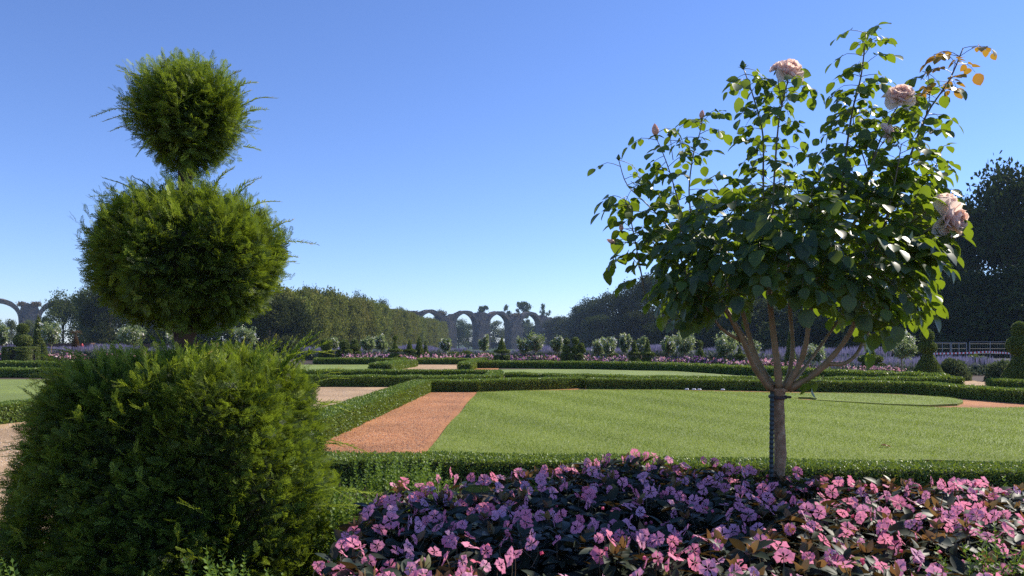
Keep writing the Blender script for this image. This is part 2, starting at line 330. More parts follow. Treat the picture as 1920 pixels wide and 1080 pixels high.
# main lawn: left edge beside the path, far edge under the hedge, notch of red gravel at the right, a bite near the camera at the right
def arc(cx, cy, r, a0, a1, n=14, ry=None): 
    return [(cx+r*math.cos(math.radians(a)), cy+(ry or r)*math.sin(math.radians(a))) for a in np.linspace(a0, a1, n)]
e = [W(1530, 747)[:2], W(1475, 746)[:2]]
main = [(-.90, 5.75)]+[(-.9+.014*math.sin(y*1.7)+.012*y-.06, y) for y in np.linspace(6.5, 16.3, 14)]+GL((893, 735.5), (960, 733), (1030, 731.5), (1100, 730.8), (1250, 731), (1440, 735.6), (1490, 736.5))
main += GL((1500, 744), (1480, 747.5), (1560, 753), (1650, 759), (1760, 763.5), (1850, 764.5), (1925, 763), (2060, 768))+[(9.6, 9.5), (7.5, 8.2)]
main += GL((1960, 877), (1915, 866.5), (1820, 864), (1760, 862), (1725, 861), (1733, 868), (1790, 875), (1850, 880))+[(4, 5.5), (2, 5.62)]
main = [tuple(p) for p in main]
lawn = sheet('main_lawn', ccw(main), .035, M_lawn2, .05)
isl = [tuple(p) for p in GL((1480, 736.6), (1560, 736.8), (1640, 738), (1720, 741.5), (1780, 745.5), (1803, 750), (1806, 753), (1795, 757), (1740, 759.5), (1670, 757.5), (1600, 753.5), (1530, 749.5), (1533, 747.2), (1520, 745), (1480, 744))]
sheet('island_lawn', ccw(isl), .04, M_lawn2, .05)
far_l = [tuple(p) for p in GL((935, 702), (935, 692.3), (1000, 691.8), (1100, 692), (1200, 694.5), (1262, 695.3), (1340, 700.5), (1430, 707), (1500, 715), (1450, 716), (1200, 712))]
sheet('far_lawn', ccw(far_l), .03, M_lawn2, .045)
sheet('left_lawn', ccw([(-16, 14.2), (-7.1, 13.6), (-7.0, 21.5), (-22, 23)]), .02, M_lawn2, .03)
sheet('far_left_lawn', ccw([tuple(p) for p in G((560, 694.5), (735, 694), (772, 684.5), (560, 684.5))]), .02, M_lawn2, .03)
# mown grass blades on the lawns
b = B()
n = 520000
D_ = 5.5+13.5*R.random(n)**1.35; X_ = R.random(n)*(D_*.80+2.6)-1.1
P = np.stack([X_, D_], 1); ok = clipmask(P, main) | clipmask(P, isl); P = P[ok]; n = len(P)
pos = np.column_stack([P, np.full(n, .033)])
d = np.column_stack([R.normal(size=(n, 2))*.55, np.ones(n)]); M = frames(d, rv(n))
sdv = unit(np.array((2.44, -5.4))); sph = (P@np.array([-sdv[1], sdv[0]])+.15*np.sin(P[:, 1]*.7))*PI/.60; brnd = np.clip(.42+.24*np.tanh(1.6*np.sin(sph))+.13*np.sin(P[:, 0]*1.1+P[:, 1]*.6)*np.sin(P[:, 0]*.5-P[:, 1]*.9)+.22*(R.random(n)-.5)+(R.random(n) < .05)*.4, 0, 1)
T_bl = (np.array([[-.10, 0, 0], [.10, 0, 0], [0, 1, .1]]), [Q([[0, 1, 2]])])
b.scatter(T_bl, pos, M, .020*(.6+.7*R.random(n))*(1+.05*(P[:, 1]-5)), brnd)
tag(b.build('lawn_grass', M_blade), 'short mown green grass blades covering the big striped lawn', 'grass', None, 'stuff')
# loose pebbles on the gravel
b = B(); n = 9000
T_peb = (np.array([[1, 0, 0], [0, 1, 0], [-1, 0, 0], [0, -1, 0], [0, 0, .8], [.7, .7, -.5], [-.7, -.7, -.5]]), [Q([[0, 1, 4], [1, 2, 4], [2, 3, 4], [3, 0, 4]])])
D_ = 5.8+11*R.random(n)**1.5; P = np.column_stack([-2.15+1.2*R.random(n), D_]); pos = np.column_stack([P, np.full(n, .002)])
b.scatter(T_peb, pos, frames(rv(n)*[1, 1, .1], np.tile([0, 0, 1.], (n, 1))), .004+.005*R.random(n))
tag(b.build('red_pebbles', gravelmat('pebbles_red', [(.34, .13, .06), (.55, .28, .15), (.7, .5, .38)])), 'loose reddish pebbles scattered on the red path', 'pebbles', None, 'stuff')
b = B(); n = 9000
D_ = 3.+15*R.random(n)**1.3; P = np.column_stack([-7+4.7*R.random(n), D_]); pos = np.column_stack([P, np.full(n, -.002)])
b.scatter(T_peb, pos, frames(rv(n)*[1, 1, .1], np.tile([0, 0, 1.], (n, 1))), .005+.007*R.random(n))
tag(b.build('pale_pebbles', gravelmat('pebbles_pale', [(.36, .24, .16), (.6, .45, .33), (.8, .7, .6)])), 'loose pale pebbles scattered on the wide tan gravel walk', 'pebbles', None, 'stuff')

# ------------------------------------------------------------------ clipped box hedges
HG = 'low clipped box hedges of the parterre'
def hedge(pts, width, h, label, side='L', size=None, closed=False, name='box_hedge', dens=1.0):
    """pts: front line on the ground (x, y); the hedge lies to the left ('L') or right of its direction"""
    p = np.array([[a[0], a[1]] for a in pts], float)
    p3 = curve(np.column_stack([p, np.zeros(len(p))]), max(8, len(p)*6))[:, :2] if len(p) > 2 else np.array([p[0]*(1-t)+p[1]*t for t in np.linspace(0, 1, 8)])
    t = unit(np.gradient(p3, axis=0)); nrm = np.column_stack([-t[:, 1], t[:, 0]])*(1 if side == 'L' else -1)
    mid = p3+nrm*width/2; Dm = np.mean(mid[:, 1]); s = size or max(.024, .0021*Dm)
    loc = (float(mid[len(mid)//2][0]), float(mid[len(mid)//2][1]), 0.)
    root = thing(name, loc, label, 'hedge', HG)
    ins = s*.9; hw = width/2-ins; hh = h-ins
    prof = [(-hw, 0), (-hw*1.02, hh*.6), (-hw*.95, hh*.93), (-hw*.8, hh), (hw*.8, hh), (hw*.95, hh*.93), (hw*1.02, hh*.6), (hw, 0)]
    k = len(prof); V = []
    for i in range(len(mid)):
        for a, z in prof: V.append([mid[i][0]+nrm[i][0]*a, mid[i][1]+nrm[i][1]*a, z])
    F_ = [[i*k+j, i*k+j+1, (i+1)*k+j+1, (i+1)*k+j] for i in range(len(mid)-1) for j in range(k-1)]
    b = B(); b.add(V, [np.array(F_), np.array([list(range(k))[::-1]]), np.array([[(len(mid)-1)*k+j for j in range(k)]])]); b.build('twig_core', M_core, root)
    seg = np.linalg.norm(np.diff(mid, axis=0), axis=1); L = seg.sum(); cum = np.concatenate([[0], np.cumsum(seg)])
    per = 2*h+width; n = int(L*per/(s*s*.30)*2.1*dens); n = min(n, 90000)
    q = R.random(n)*L; i = np.clip(np.searchsorted(cum, q)-1, 0, len(seg)-1); f = (q-cum[i])/seg[i]
    base = mid[i]*(1-f[:, None])+mid[i+1]*f[:, None]; nn = nrm[i]; tt = t[i]
    c = R.random(n)*per; side_ = np.where(c < h, -1, np.where(c > h+width, 1, 0))
    off = np.where(side_ == 0, (c-h-width/2), side_*width/2); z = np.where(side_ < 0, c, np.where(side_ > 0, per-c, h))
    N3 = np.column_stack([nn*np.where(side_ != 0, side_, 0)[:, None], (side_ == 0).astype(float)])
    # end caps
    ne = int(2*h*width/(s*s*.30)*2.1*dens)
    for e_, sg in ((0, -1), (-1, 1)):
        a = (R.random(ne//2)-.5)*width; zz = R.random(ne//2)*h
        base = np.vstack([base, np.tile(mid[e_], (ne//2, 1))]); off = np.concatenate([off, a]); z = np.concatenate([z, zz]); nn = np.vstack([nn, np.tile(nrm[e_], (ne//2, 1))])
        N3 = np.vstack([N3, np.tile([t[e_][0]*sg, t[e_][1]*sg, 0], (ne//2, 1))])
    n = len(off); lump = .35*s*np.sin(base[:, 0]*5+1)*np.sin(base[:, 1]*4)
    pos = np.column_stack([base+nn*off[:, None], z])+N3*(lump-s*1.3*R.random(n)**1.5+.25*s)[:, None]
    d = N3*.45+np.array([0, 0, .35])+rv(n, .75); M = frames(d, N3+rv(n, .38))
    b = B(); b.scatter(T_leaf2 if s < .035 else T_leaf1, pos, M, s*(.75+.6*R.random(n)), np.clip(R.beta(2, 2.6, n), 0, 1))
    # stray tips above the clipped top
    m = int(L*width/(s*s)*.02); q = R.random(m)*L; i = np.clip(np.searchsorted(cum, q)-1, 0, len(seg)-1); f = (q-cum[i])/seg[i]
    ps = np.column_stack([mid[i]*(1-f[:, None])+mid[i+1]*f[:, None]+nrm[i]*((R.random(m)-.5)*width)[:, None], np.full(m, h-s*.3)])
    b.scatter(T_bs if s < .035 else T_leaf1, ps, frames(np.array([0, 0, 1.])+rv(m, .25), rv(m)), s*(1.5+1.2*R.random(m)), .6+.4*R.random(m))
    b.build('foliage', M_box, root); return root
hedge([W(575, 862, .22)[:2], W(800, 864.5, .22)[:2], W(1100, 868, .22)[:2], W(1500, 878, .22)[:2], W(2000, 885, .22)[:2], (6.0, 5.25), (8.5, 5.0)], .38, .22, 'long low box hedge just behind the pink flowers, between flower bed and big lawn', 'L', .022)
hedge([(-2.24, 5.9), (-2.14, 8.6), (-1.83, 17.2)], .42, .25, 'box hedge running away from the camera between tan gravel and the red path', 'L', .032)
hedge([(-1.83, 16.95), (-.74, 16.95)], .42, .24, 'short dark box hedge closing the far end of the red path', 'L', .035)
hedge([(-.72, 17.0), (.6, 17.60), (1.82, 18.35)], .42, .25, 'sunlit angled box hedge at the far left edge of the big lawn', 'L', .035)
hedge([(1.84, 17.95), (4, 17.80), (5.9, 17.25), (7.0, 16.95), (8.6, 16.4), (9.0, 15.1), (9.5, 13.7), (10.6, 12.6)], .42, .23, 'long box hedge bounding the far and right side of the big lawn', 'L', .036)
hedge([(-9.5, 19.2), (-6, 19.0), (-2.3, 18.9)], .45, .25, 'dark box hedge closing the far end of the wide tan gravel walk', 'L', .038)
hedge([(-9.5, 22.2), (-5.6, 22.7), (-.35, 22.5)], .45, .25, 'second dark box hedge behind the one closing the tan gravel walk', 'L', .042)
hedge([(-.33, 19.4), (-.28, 21.0), (-.3, 22.4)], .4, .25, 'stub of box hedge linking the two parallel hedges beyond the red path', 'L', .04)
hedge([(-2.2, 18.6), (-1.0, 18.9), (-.3, 19.3)], .55, .25, 'box hedge strip just behind the short dark hedge at the path end', 'L', .038)
hedge([(-.2, 21.0), (3.2, 19.0), (6, 18.4), (9, 18.2), (11.2, 18.5)], .42, .24, 'box hedge on the near side of the far lawn with a rounded right end', 'L', .04)
hedge([(-1.45, 32), (1, 31.8), (5.1, 29.8), (8.3, 24.8), (9.6, 21.2), (11.0, 19.2)], .5, .27, 'far box hedge between the far lawn and the pink beds', 'L', .055)
hedge([(11.25, 17.7), (12.4, 16.6), (13.5, 15.9)], .42, .23, 'short box hedge at the right edge of the picture beneath the tall topiary', 'L', .036)
hedge([(-8.0, 8.2), (-7.15, 10.2), (-6.85, 11.6), (-6.9, 13.4)], .42, .26, 'sunlit box hedge left of the big yew beside the tan gravel walk', 'L', .03)
hedge([(-24, 24.2), (-15, 23.7), (-7, 23.3)], .5, .26, 'dark box hedge behind the left lawn', 'L', .045)
hedge([(-30, 32), (-18, 31.2), (-12, 31)], .5, .27, 'far box hedge at the left edge in front of the pale pink flowers', 'L', .06)
hedge([(-4.62, 28.8), (-4.5, 32), (-4.33, 34.2)], .9, .27, 'sunlit box hedge along the left of the far gravel walk', 'L', .055)
hedge([(-2.1, 29.2), (-1.95, 34), (-1.78, 38.6)], .5, .27, 'sunlit box hedge along the right of the far gravel walk', 'R', .055)
hedge([(-4.75, 37.2), (-2.1, 37.0)], .5, .27, 'dark box hedge across the end of the far gravel walk', 'L', .06)
hedge([(-10, 37.6), (-5.3, 37.2)], .5, .27, 'far dark box hedge below the purple and pink flowers', 'L', .06)

# ------------------------------------------------------------------ foliage solids of revolution (topiary)
def topi_surface(n, cz, rx, rz, shape, power=2.0):
    """random points with normals on a clipped solid; shape: ball, cone, cube, plate, dome"""
    th = R.random(n)*2*PI
    if shape in ('ball', 'plate', 'dome'):
        c = R.random(n)*2-1 if shape != 'dome' else R.random(n)*1.15-.15; s = np.sqrt(np.maximum(0, 1-c*c))
        p = np.column_stack([rx*s*np.cos(th), rx*s*np.sin(th), cz+rz*c]); nn = unit(np.column_stack([s*np.cos(th)/rx, s*np.sin(th)/rx, c/rz]))
    elif shape == 'cone':
        t = 1-np.sqrt(R.random(n)); r = rx*(1-t)**.9; p = np.column_stack([r*np.cos(th), r*np.sin(th), cz-rz+2*rz*t]); nn = unit(np.column_stack([np.cos(th), np.sin(th), np.full(n, rx/(2*rz))]))
    else:
        a = np.sign(np.cos(th))*np.abs(np.cos(th))**.4; b_ = np.sign(np.sin(th))*np.abs(np.sin(th))**.4; top = R.random(n) < .28; k = np.where(top, np.sqrt(R.random(n)), 1)
        p = np.column_stack([rx*a*k, rx*b_*k, np.where(top, cz+rz, cz-rz+2*rz*R.random(n))]); nn = np.where(top[:, None], [[0, 0, 1.]], unit(np.column_stack([np.cos(th), np.sin(th), np.full(n, .1)])))
    return p, nn
def core_solid(b, cz, rx, rz, shape, x=0, y=0):
    k = 10; V = []; prof = {'ball': [(.05, -1), (.7, -.7), (1, 0), (.7, .7), (.05, 1)], 'plate': [(.05, -1), (.8, -.6), (1, 0), (.8, .6), (.05, 1)], 'dome': [(1, -.15), (.9, .4), (.6, .8), (.05, 1)],
        'cone': [(1, -1), (.75, -.5), (.5, 0), (.25, .5), (.02, 1)], 'cube': [(1, -1), (1, 0), (1, .98), (.5, 1), (.02, 1)]}[shape]
    for r_, z in prof:
        for j in range(k): V.append([x+rx*r_*math.cos(j*2*PI/k), y+rx*r_*math.sin(j*2*PI/k), cz+rz*z])
    b.add(V, np.array([[i*k+j, i*k+(j+1) % k, (i+1)*k+(j+1) % k, (i+1)*k+j] for i in range(len(prof)-1) for j in range(k)]))
TG = 'clipped yew topiaries around the far flower beds'
def topiary(u, v, D, tiers, label, fresh=False, rot=0.0):
    """tiers: (shape, du, v_top, v_bottom, width_px) in photo pixels at distance D"""
    pxm = D/F; X = (u-960)*pxm; zb = CAM_H-(v-VH)*pxm
    root = thing('topiary_yew', (X, D, 0), label, 'topiary', TG)
    tb = B(); tube(tb, [(X, D, 0), (X, D, max(.1, CAM_H-(tiers[0][2]-VH)*pxm-.1))], .035); tb.build('trunk', M_ybark, root)
    s = .0013*D
    for sh, du, vt, vb, wd in tiers:
        zt = CAM_H-(vt-VH)*pxm; z0 = max(.0, CAM_H-(vb-VH)*pxm); rx = wd*pxm/2; cx = X+du*pxm
        if sh == 'dome': cz, rz = z0, zt-z0
        else: cz, rz = (zt+z0)/2, (zt-z0)/2
        b = B(); core_solid(b, cz, rx*.84, rz*.86 if sh != 'dome' else rz*.86, sh, cx, D)
        area = 4*PI*((rx*rx+2*rx*rz)/3) if sh != 'cone' else PI*rx*2.2*rz+1e-3
        n = int(min(20000, max(400, area/(s*s*.3)*2.0)))
        p, nn = topi_surface(n, cz, rx, rz, sh); p = p+[cx, D, 0]
        p += nn*(.3*s-s*.9*R.random(n))[:, None]
        bb = B(); bb.V, bb.F, bb.r, bb.m, bb.n = b.V, b.F, b.r, b.m, b.n
        bb.scatter(T_leaf1, p, frames(nn*.4+[0, 0, .3]+rv(n, .7), nn+rv(n, .5)), s*(.8+.8*R.random(n)), R.random(n), 1)
        bb.build({'ball': 'clipped_ball', 'plate': 'clipped_disc', 'dome': 'clipped_dome', 'cone': 'clipped_cone', 'cube': 'clipped_block'}[sh], [M_yewcore, M_yewfar], root)
    return root
topiary(40, 676, 40, [('ball', 3, 607, 626, 19), ('ball', 3, 627, 651, 29), ('cube', 0, 652, 677, 48)], 'tiered topiary at the left edge with two balls on a wide block')
topiary(72, 668, 44, [('cone', 0, 590, 668, 26)], 'tall narrow cone topiary right of the two-ball topiary at the left edge')
topiary(82, 672, 41, [('cone', 0, 640, 676, 18)], 'small pointed topiary at the foot of the tall narrow cone at left')
topiary(612, 672, 40, [('ball', 0, 636, 658, 22), ('cube', 0, 660, 674, 24)], 'ball topiary on a block just right of the big yew')
topiary(646, 670, 40, [('ball', 0, 638, 657, 17), ('cube', 0, 657, 669, 26)], 'second ball on a block topiary right of the big yew')
topiary(665, 668, 42, [('ball', 0, 636, 645, 9), ('ball', 0, 645, 658, 20), ('cube', 0, 660, 668, 20)], 'topiary of a small ball over a larger ball and low block near the avenue')
topiary(741, 677, 38, [('ball', 0, 630, 638, 7), ('cone', 0, 638, 655, 10), ('plate', 0, 655, 659, 26), ('dome', 0, 664, 677, 30)], 'knobbed cone over a disc and dome topiary at the left end of the pink bed')
topiary(768, 676, 39, [('cone', 0, 636, 655, 9), ('plate', 0, 656, 660, 24), ('dome', 4, 665, 677, 26)], 'second cone, disc and dome topiary beside the knobbed one')
topiary(786, 670, 41, [('cone', 0, 630, 668, 17)], 'slim plain cone topiary standing before the avenue end')
topiary(798, 670, 43, [('cone', 0, 638, 662, 8), ('dome', 0, 660, 670, 20)], 'thin spire topiary on a small dome before the avenue end')
topiary(850, 671, 42, [('cube', 0, 662, 671, 20)], 'low block topiary under a rose left of the centre pier')
topiary(875, 673, 41, [('dome', 0, 659, 673, 30)], 'broad low dome topiary in the centre of the pink bed')
topiary(914, 673, 41, [('cube', 0, 663, 673, 22)], 'low block topiary behind the pink flowers at centre')
topiary(941, 682, 37, [('cone', 0, 632, 656, 15), ('plate', 0, 656, 661, 28), ('cube', 0, 668, 683, 29)], 'cone over disc and rounded block topiary at the centre of the far bed')
topiary(1072, 684, 36, [('cube', 7, 664, 685, 26), ('cube', -10, 663, 683, 18), ('ball', -10, 635, 645, 10), ('ball', 7, 633, 645, 11), ('ball', 8, 648, 663, 17), ('ball', -10, 648, 662, 14), ('ball', 18, 644, 653, 9), ('ball', 21, 653, 662, 9)], 'cluster topiary of several balls on square blocks at mid right')
topiary(1110, 672, 40, [('plate', 38, 663, 667, 20), ('dome', 40, 666, 674, 18)], 'low disc and dome topiary beneath the white roses right of centre')
topiary(1190, 682, 38, [('cone', 0, 637, 661, 11), ('plate', 0, 661, 665, 22), ('dome', -2, 671, 682, 26)], 'left one of a pair of pointed disc topiaries right of centre')
topiary(1214, 684, 36, [('cone', 0, 634, 661, 12), ('plate', 0, 661, 666, 26), ('dome', 0, 671, 685, 28), ('dome', 18, 669, 684, 18)], 'right and taller one of a pair of pointed disc topiaries right of centre')
topiary(1313, 685, 35, [('ball', 0, 640, 650, 8), ('cone', 0, 648, 685, 24)], 'knob topped cone topiary among the white roses left of the rose trunk')
topiary(1352, 686, 34, [('cone', 0, 655, 686, 21)], 'short cone topiary below a white standard rose')
topiary(1387, 690, 33, [('cone', 0, 648, 668, 10), ('plate', 0, 664, 671, 20), ('dome', 0, 672, 691, 26)], 'disc and dome topiary half behind the rose branches at left')
topiary(1420, 694, 32, [('dome', 0, 678, 696, 24)], 'small dome topiary just left of the rose trunk fork')
topiary(1482, 695, 30, [('cone', 0, 615, 690, 22), ], 'dark cone topiary seen between the rose branches')
topiary(1632, 707, 25, [('cone', 0, 638, 668, 16), ('plate', 0, 666, 681, 42), ('dome', 0, 680, 708, 46), ('dome', 22, 682, 704, 24)], 'spire over wide disc and dome topiary right of the rose trunk')
topiary(1740, 714, 21.8, [('ball', -2, 618, 643, 22), ('ball', -1, 640, 663, 30), ('cone', 0, 652, 716, 62)], 'three tier topiary with two balls over a broad cone before the wire fence')
topiary(1912, 726, 18.5, [('ball', 0, 604, 634, 26), ('ball', -4, 630, 666, 36), ('cone', 0, 655, 728, 76), ], 'tall wide topiary cut by the right edge of the picture')

# ------------------------------------------------------------------ far standard roses
RG = 'white flowering standard roses around the parterre'
def far_rose(u, vt, vb, wd, vg, D, label, seed=0, flowers=40):
    flowers = int(flowers*1.25)
    pxm = D/F; X = (u-960)*pxm; zt = CAM_H-(vt-VH)*pxm; zb = CAM_H-(vb-VH)*pxm; cz = (zt+zb)/2; rz = (zt-zb)/2; rx = wd*pxm/2
    root = thing('standard_rose', (X, D, 0), label, 'rose tree', RG)
    b = B(); tube(b, [(X, D, 0), (X+.01, D, zb*.5), (X, D, zb+.1)], [.025, .022, .02])
    n = 900; 
    for k in range(14):
        a = R.random()*2*PI; e_ = np.array([X+rx*.7*math.cos(a), D+rx*.7*math.sin(a), cz+rz*(R.random()*1.2-.2)]); tube(b, curve([(X, D, zb+.08), ((X+e_[0])/2, (D+e_[1])/2, cz-.3*rz), e_], 5), [.012, .01, .008, .006, .004], 4)
    b.build('trunk', M_cane, root)
    b = B(); ns = 16; shp = []
    for k in range(ns):                  # uneven crown out of leafy shoots
        a = R.random()*2*PI; r_ = rx*math.sqrt(R.random())*.8; zz = cz-rz*.7+R.random()*.5*rz; top = zz+rz*(.4+1.5*R.random()); m = 150
        t = R.random(m); c = np.column_stack([X+r_*math.cos(a)*(.6+.5*t), D+r_*math.sin(a)*(.6+.5*t), zz+(top-zz)*t]); shp.append(c+rv(m, rx*.13*1.0)*np.array([1, 1, .8]))
    p = np.vstack(shp); n = len(p); s = .0026*D
    b.scatter(T_leaf2, p, frames(rv(n)+[0, 0, .3], rv(n)+[0, 0, .8]), s*(.7+.7*R.random(n))); b.build('foliage', M_frose, root)
    b = B(); k = R.choice(n, flowers, replace=False); q = p[k]; q = q[np.argsort(-q[:, 2])][:int(flowers*.8)]; m = len(q)
    for w_ in range(3): b.scatter(T_leaf2, q, frames(rv(m), rv(m)), .0038*D*(.7+.5*R.random(m)))
    b.build('blossoms', M_white, root)
for i, a in enumerate([(4, 612, 655, 24, 670, 41, 'white standard rose cut by the left edge of the picture'),
    (96, 611, 650, 40, 670, 42, 'white standard rose between the left topiaries and the big yew'),
    (250, 618, 650, 56, 672, 40, 'white standard rose seen under the middle tier of the big yew'),
    (335, 612, 650, 60, 672, 40, 'standard rose right behind the trunk of the big yew'),
    (460, 622, 650, 50, 672, 42, 'white standard rose seen just right of the big yew trunk'),
    (626, 638, 655, 22, 672, 43, 'pale small standard rose between the ball topiaries'),
    (690, 638, 658, 28, 668, 41, 'dark leaved standard rose behind the purple flowers'),
    (716, 634, 658, 28, 668, 43, 'white standard rose left of the knobbed cone topiary'),
    (835, 637, 660, 22, 668, 42, 'small white rose standing before the left pier'),
    (908, 636, 660, 20, 678, 39, 'neat round standard rose before the middle pier'),
    (985, 640, 664, 30, 676, 39, 'left half of the wide white rose pair right of the centre topiary'),
    (1005, 630, 664, 38, 676, 38, 'fuller rose of the white pair right of the centre topiary'),
    (1045, 637, 662, 30, 676, 39, 'white standard rose left of the ball cluster topiary'),
    (1122, 640, 666, 36, 680, 38, 'spreading white rose right of the ball cluster topiary'),
    (1142, 636, 668, 30, 680, 37, 'dense white standard rose right of the ball cluster topiary'),
    (1172, 632, 664, 22, 680, 39, 'slim tall white rose left of the paired topiaries'),
    (1202, 638, 664, 18, 680, 40, 'small white rose between the paired topiaries'),
    (1254, 638, 666, 30, 680, 38, 'white standard rose just right of the paired topiaries'),
    (1284, 633, 668, 42, 680, 36, 'widest white rose left of the knob topped cone'),
    (1362, 632, 668, 46, 684, 34, 'dark round standard rose between the small cones'),
    (1410, 640, 672, 34, 690, 32, 'standard rose behind the left rose branches'),
    (1530, 650, 684, 44, 700, 28, 'standard rose seen behind the right rose branches'),
    (1690, 636, 678, 62, 712, 23, 'nearest far standard rose left of the three tier topiary')]):
    far_rose(*a, seed=i, flowers=46 if i not in (6, 19) else 20)

# ------------------------------------------------------------------ far flower beds and lavender
def bed(u0, u1, D, depth, z, label, purple=0.0, cat='flower bed', step=0):
    x0, x1 = (u0-960)/F*D, (u1-960)/F*D; root = thing('flower_bed', ((x0+x1)/2, D+depth/2, 0), label, cat, 'pink flower beds of the parterre')
    A = (x1-x0)*depth; n = int(A*170); s = .0028*D
    def pts(n, jz): 
        x = x0+(x1-x0)*R.random(n); y = D+depth*R.random(n); e_ = np.minimum(1, np.minimum(np.minimum(x-x0, x1-x), y-D)*5+.35)
        return np.column_stack([x, y, z*e_*(.80+.15*np.sin(x*3.1)*np.cos(y*2)+.2*R.random(n))-jz*R.random(n)])
    b = B(); p = pts(n*2, z*.9); p[:, 2] = np.maximum(p[:, 2], .01); b.scatter(T_leaf1, p, frames(rv(2*n)+[0, 0, .5], rv(2*n)+[0, 0, .6]), s*1.5*(.7+.6*R.random(2*n))); b.build('foliage', M_farleaf, root)
    p = pts(n, z*.35); b = B(); pur = R.random(n) < np.clip(purple+.25*np.sin(p[:, 0]*1.7), 0, 1) if purple else np.zeros(n, bool)
    for m_, msk in ((0, ~pur), (1, pur)):
        q = p[msk]; k = len(q); b.scatter(T_leaf1, q, frames(rv(k)+[0, -.2, .2], rv(k)+[0.3, -1, .8]), s*1.25*(.6+.7*R.random(k)), None, m_)
    o = b.build('blossoms', [M_farfl, M_farpur], root); o['kind'] = 'stuff'
bed(-30, 46, 39.5, 2.0, .45, 'pale pink flower bed at the left edge of the picture')
bed(68, 130, 41, 2.0, .42, 'pale pink flower bed right of the two-ball topiary')
bed(185, 330, 40, 2.0, .42, 'pale pink flower bed glimpsed over the top of the big yew base')
bed(636, 729, 38.2, 3, .42, 'flower bed shading from purple to pink below the avenue', .35)
bed(744, 778, 37.6, 1.6, .40, 'small pale pink flower bed at the left corner of the far gravel walk')
bed(784, 925, 38.2, 2.5, .42, 'long pink flower bed across the end of the far gravel walk')
bed(955, 1052, 36, 2.5, .40, 'pink and magenta flower bed right of the centre topiary', .3)
bed(1092, 1186, 35.2, 2.2, .38, 'pink flower bed right of the ball cluster topiary', .3)
bed(1234, 1334, 33.8, 2.2, .38, 'pink and purple flower bed below the widest white roses', .4)
bed(1343, 1372, 33, 1.6, .36, 'small pink flower bed below the dark round rose')
bed(1376, 1470, 30.5, 1.6, .36, 'pink flower bed just behind the fork of the rose trunk')
bed(1490, 1606, 26.5, 1.8, .36, 'bright pink flower bed right of the rose trunk')
bed(1618, 1716, 23.3, 1.8, .34, 'bright pink flower bed left of the three tier topiary')
def lavender(u0, u1, D, depth, z, label):
    x0, x1 = (u0-960)/F*D, (u1-960)/F*D; b = B(); n = int((x1-x0)*depth*130); s = z
    p = np.column_stack([x0+(x1-x0)*R.random(n), D+depth*R.random(n), np.zeros(n)]); T_sl = (np.array([[-.016, 0, 0], [.016, 0, 0], [.022, .8, 0], [0, 1, 0], [-.022, .8, 0]]), [Q([[0, 1, 2, 3, 4]])])
    hgt = z*(.75+.25*np.sin(p[:, 0]*1.3)*np.sin(p[:, 0]*.37+1)+.25*R.random(n)); m = n*2
    q = np.column_stack([x0+(x1-x0)*R.random(m), D+depth*R.random(m), z*.62*R.random(m)]); b.scatter(T_leaf1, q, frames(rv(m)+[0, 0, 1.2], rv(m)), .0045*D*(.7+.6*R.random(m)), None, 0)
    d = np.column_stack([R.normal(size=(n, 2))*.14, np.ones(n)]); top = p+d*(hgt*.55)[:, None]
    b.scatter(T_sl, top, frames(d, rv(n)+[0, -1, 0]), hgt*.5, None, 1)
    tag(b.build('lavender', [M_lavleaf, M_lav]), label, 'lavender', 'hazy purple lavender drifts', 'stuff')
lavender(-40, 330, 45, 4, .85, 'hazy lavender drift at the left behind the pale pink beds')
lavender(560, 870, 45, 4, .80, 'lavender drift below the clipped avenue')
lavender(870, 1010, 45, 3, .62, 'thin lavender drift at the foot of the middle pier')
lavender(1008, 1420, 42, 4, .82, 'long lavender drift before the dark wood')
lavender(1420, 1680, 32, 3, .85, 'lavender drift seen between the rose branches')
lavender(1560, 2010, 25, 3.5, .58, 'nearest lavender drift in front of the wire fence')
# green shrubs inside the right lavender
def shrub(u, v, D, wpx, hpx, label, mat, name='shrub', cat='shrub', n=2600):
    pxm = D/F; X = (u-960)*pxm; rx = wpx*pxm/2; h = hpx*pxm; z0 = max(0, CAM_H-(v-VH)*pxm); root = thing(name, (X, D, 0), label, cat, 'loose shrubs among the lavender')
    b = B(); core_solid(b, z0, rx*.7, h*.7, 'dome', X, D); b.build('twigs', M_core, root)
    p, nn = topi_surface(n, z0, rx, h, 'dome'); p += [X, D, 0]; p += nn*(-.35*rx*R.random(n)**1.2+.1*rx*np.sin(p[:, 0]*9)*np.sin(p[:, 2]*11))[:, None]; b = B()
    b.scatter(T_leaf1, p, frames(nn+rv(n, .6)+[0, 0, .4], nn+rv(n, .8)), .0030*D*(.7+.7*R.random(n))); b.build('foliage', mat, root)
shrub(1832, 706, 26.5, 56, 34, 'yellowish green dome shrub in the lavender before the fence', M_yewfar)
shrub(1785, 718, 22, 60, 40, 'grey green bush between the three tier topiary and the dome shrub', M_pale)
shrub(1880, 722, 21.5, 60, 38, 'grey green bush right of the dome shrub in the lavender', M_pale)
shrub(1120, 690, 40, 40, 10, 'low dark bush at the foot of the ball cluster topiary', M_yewfar)

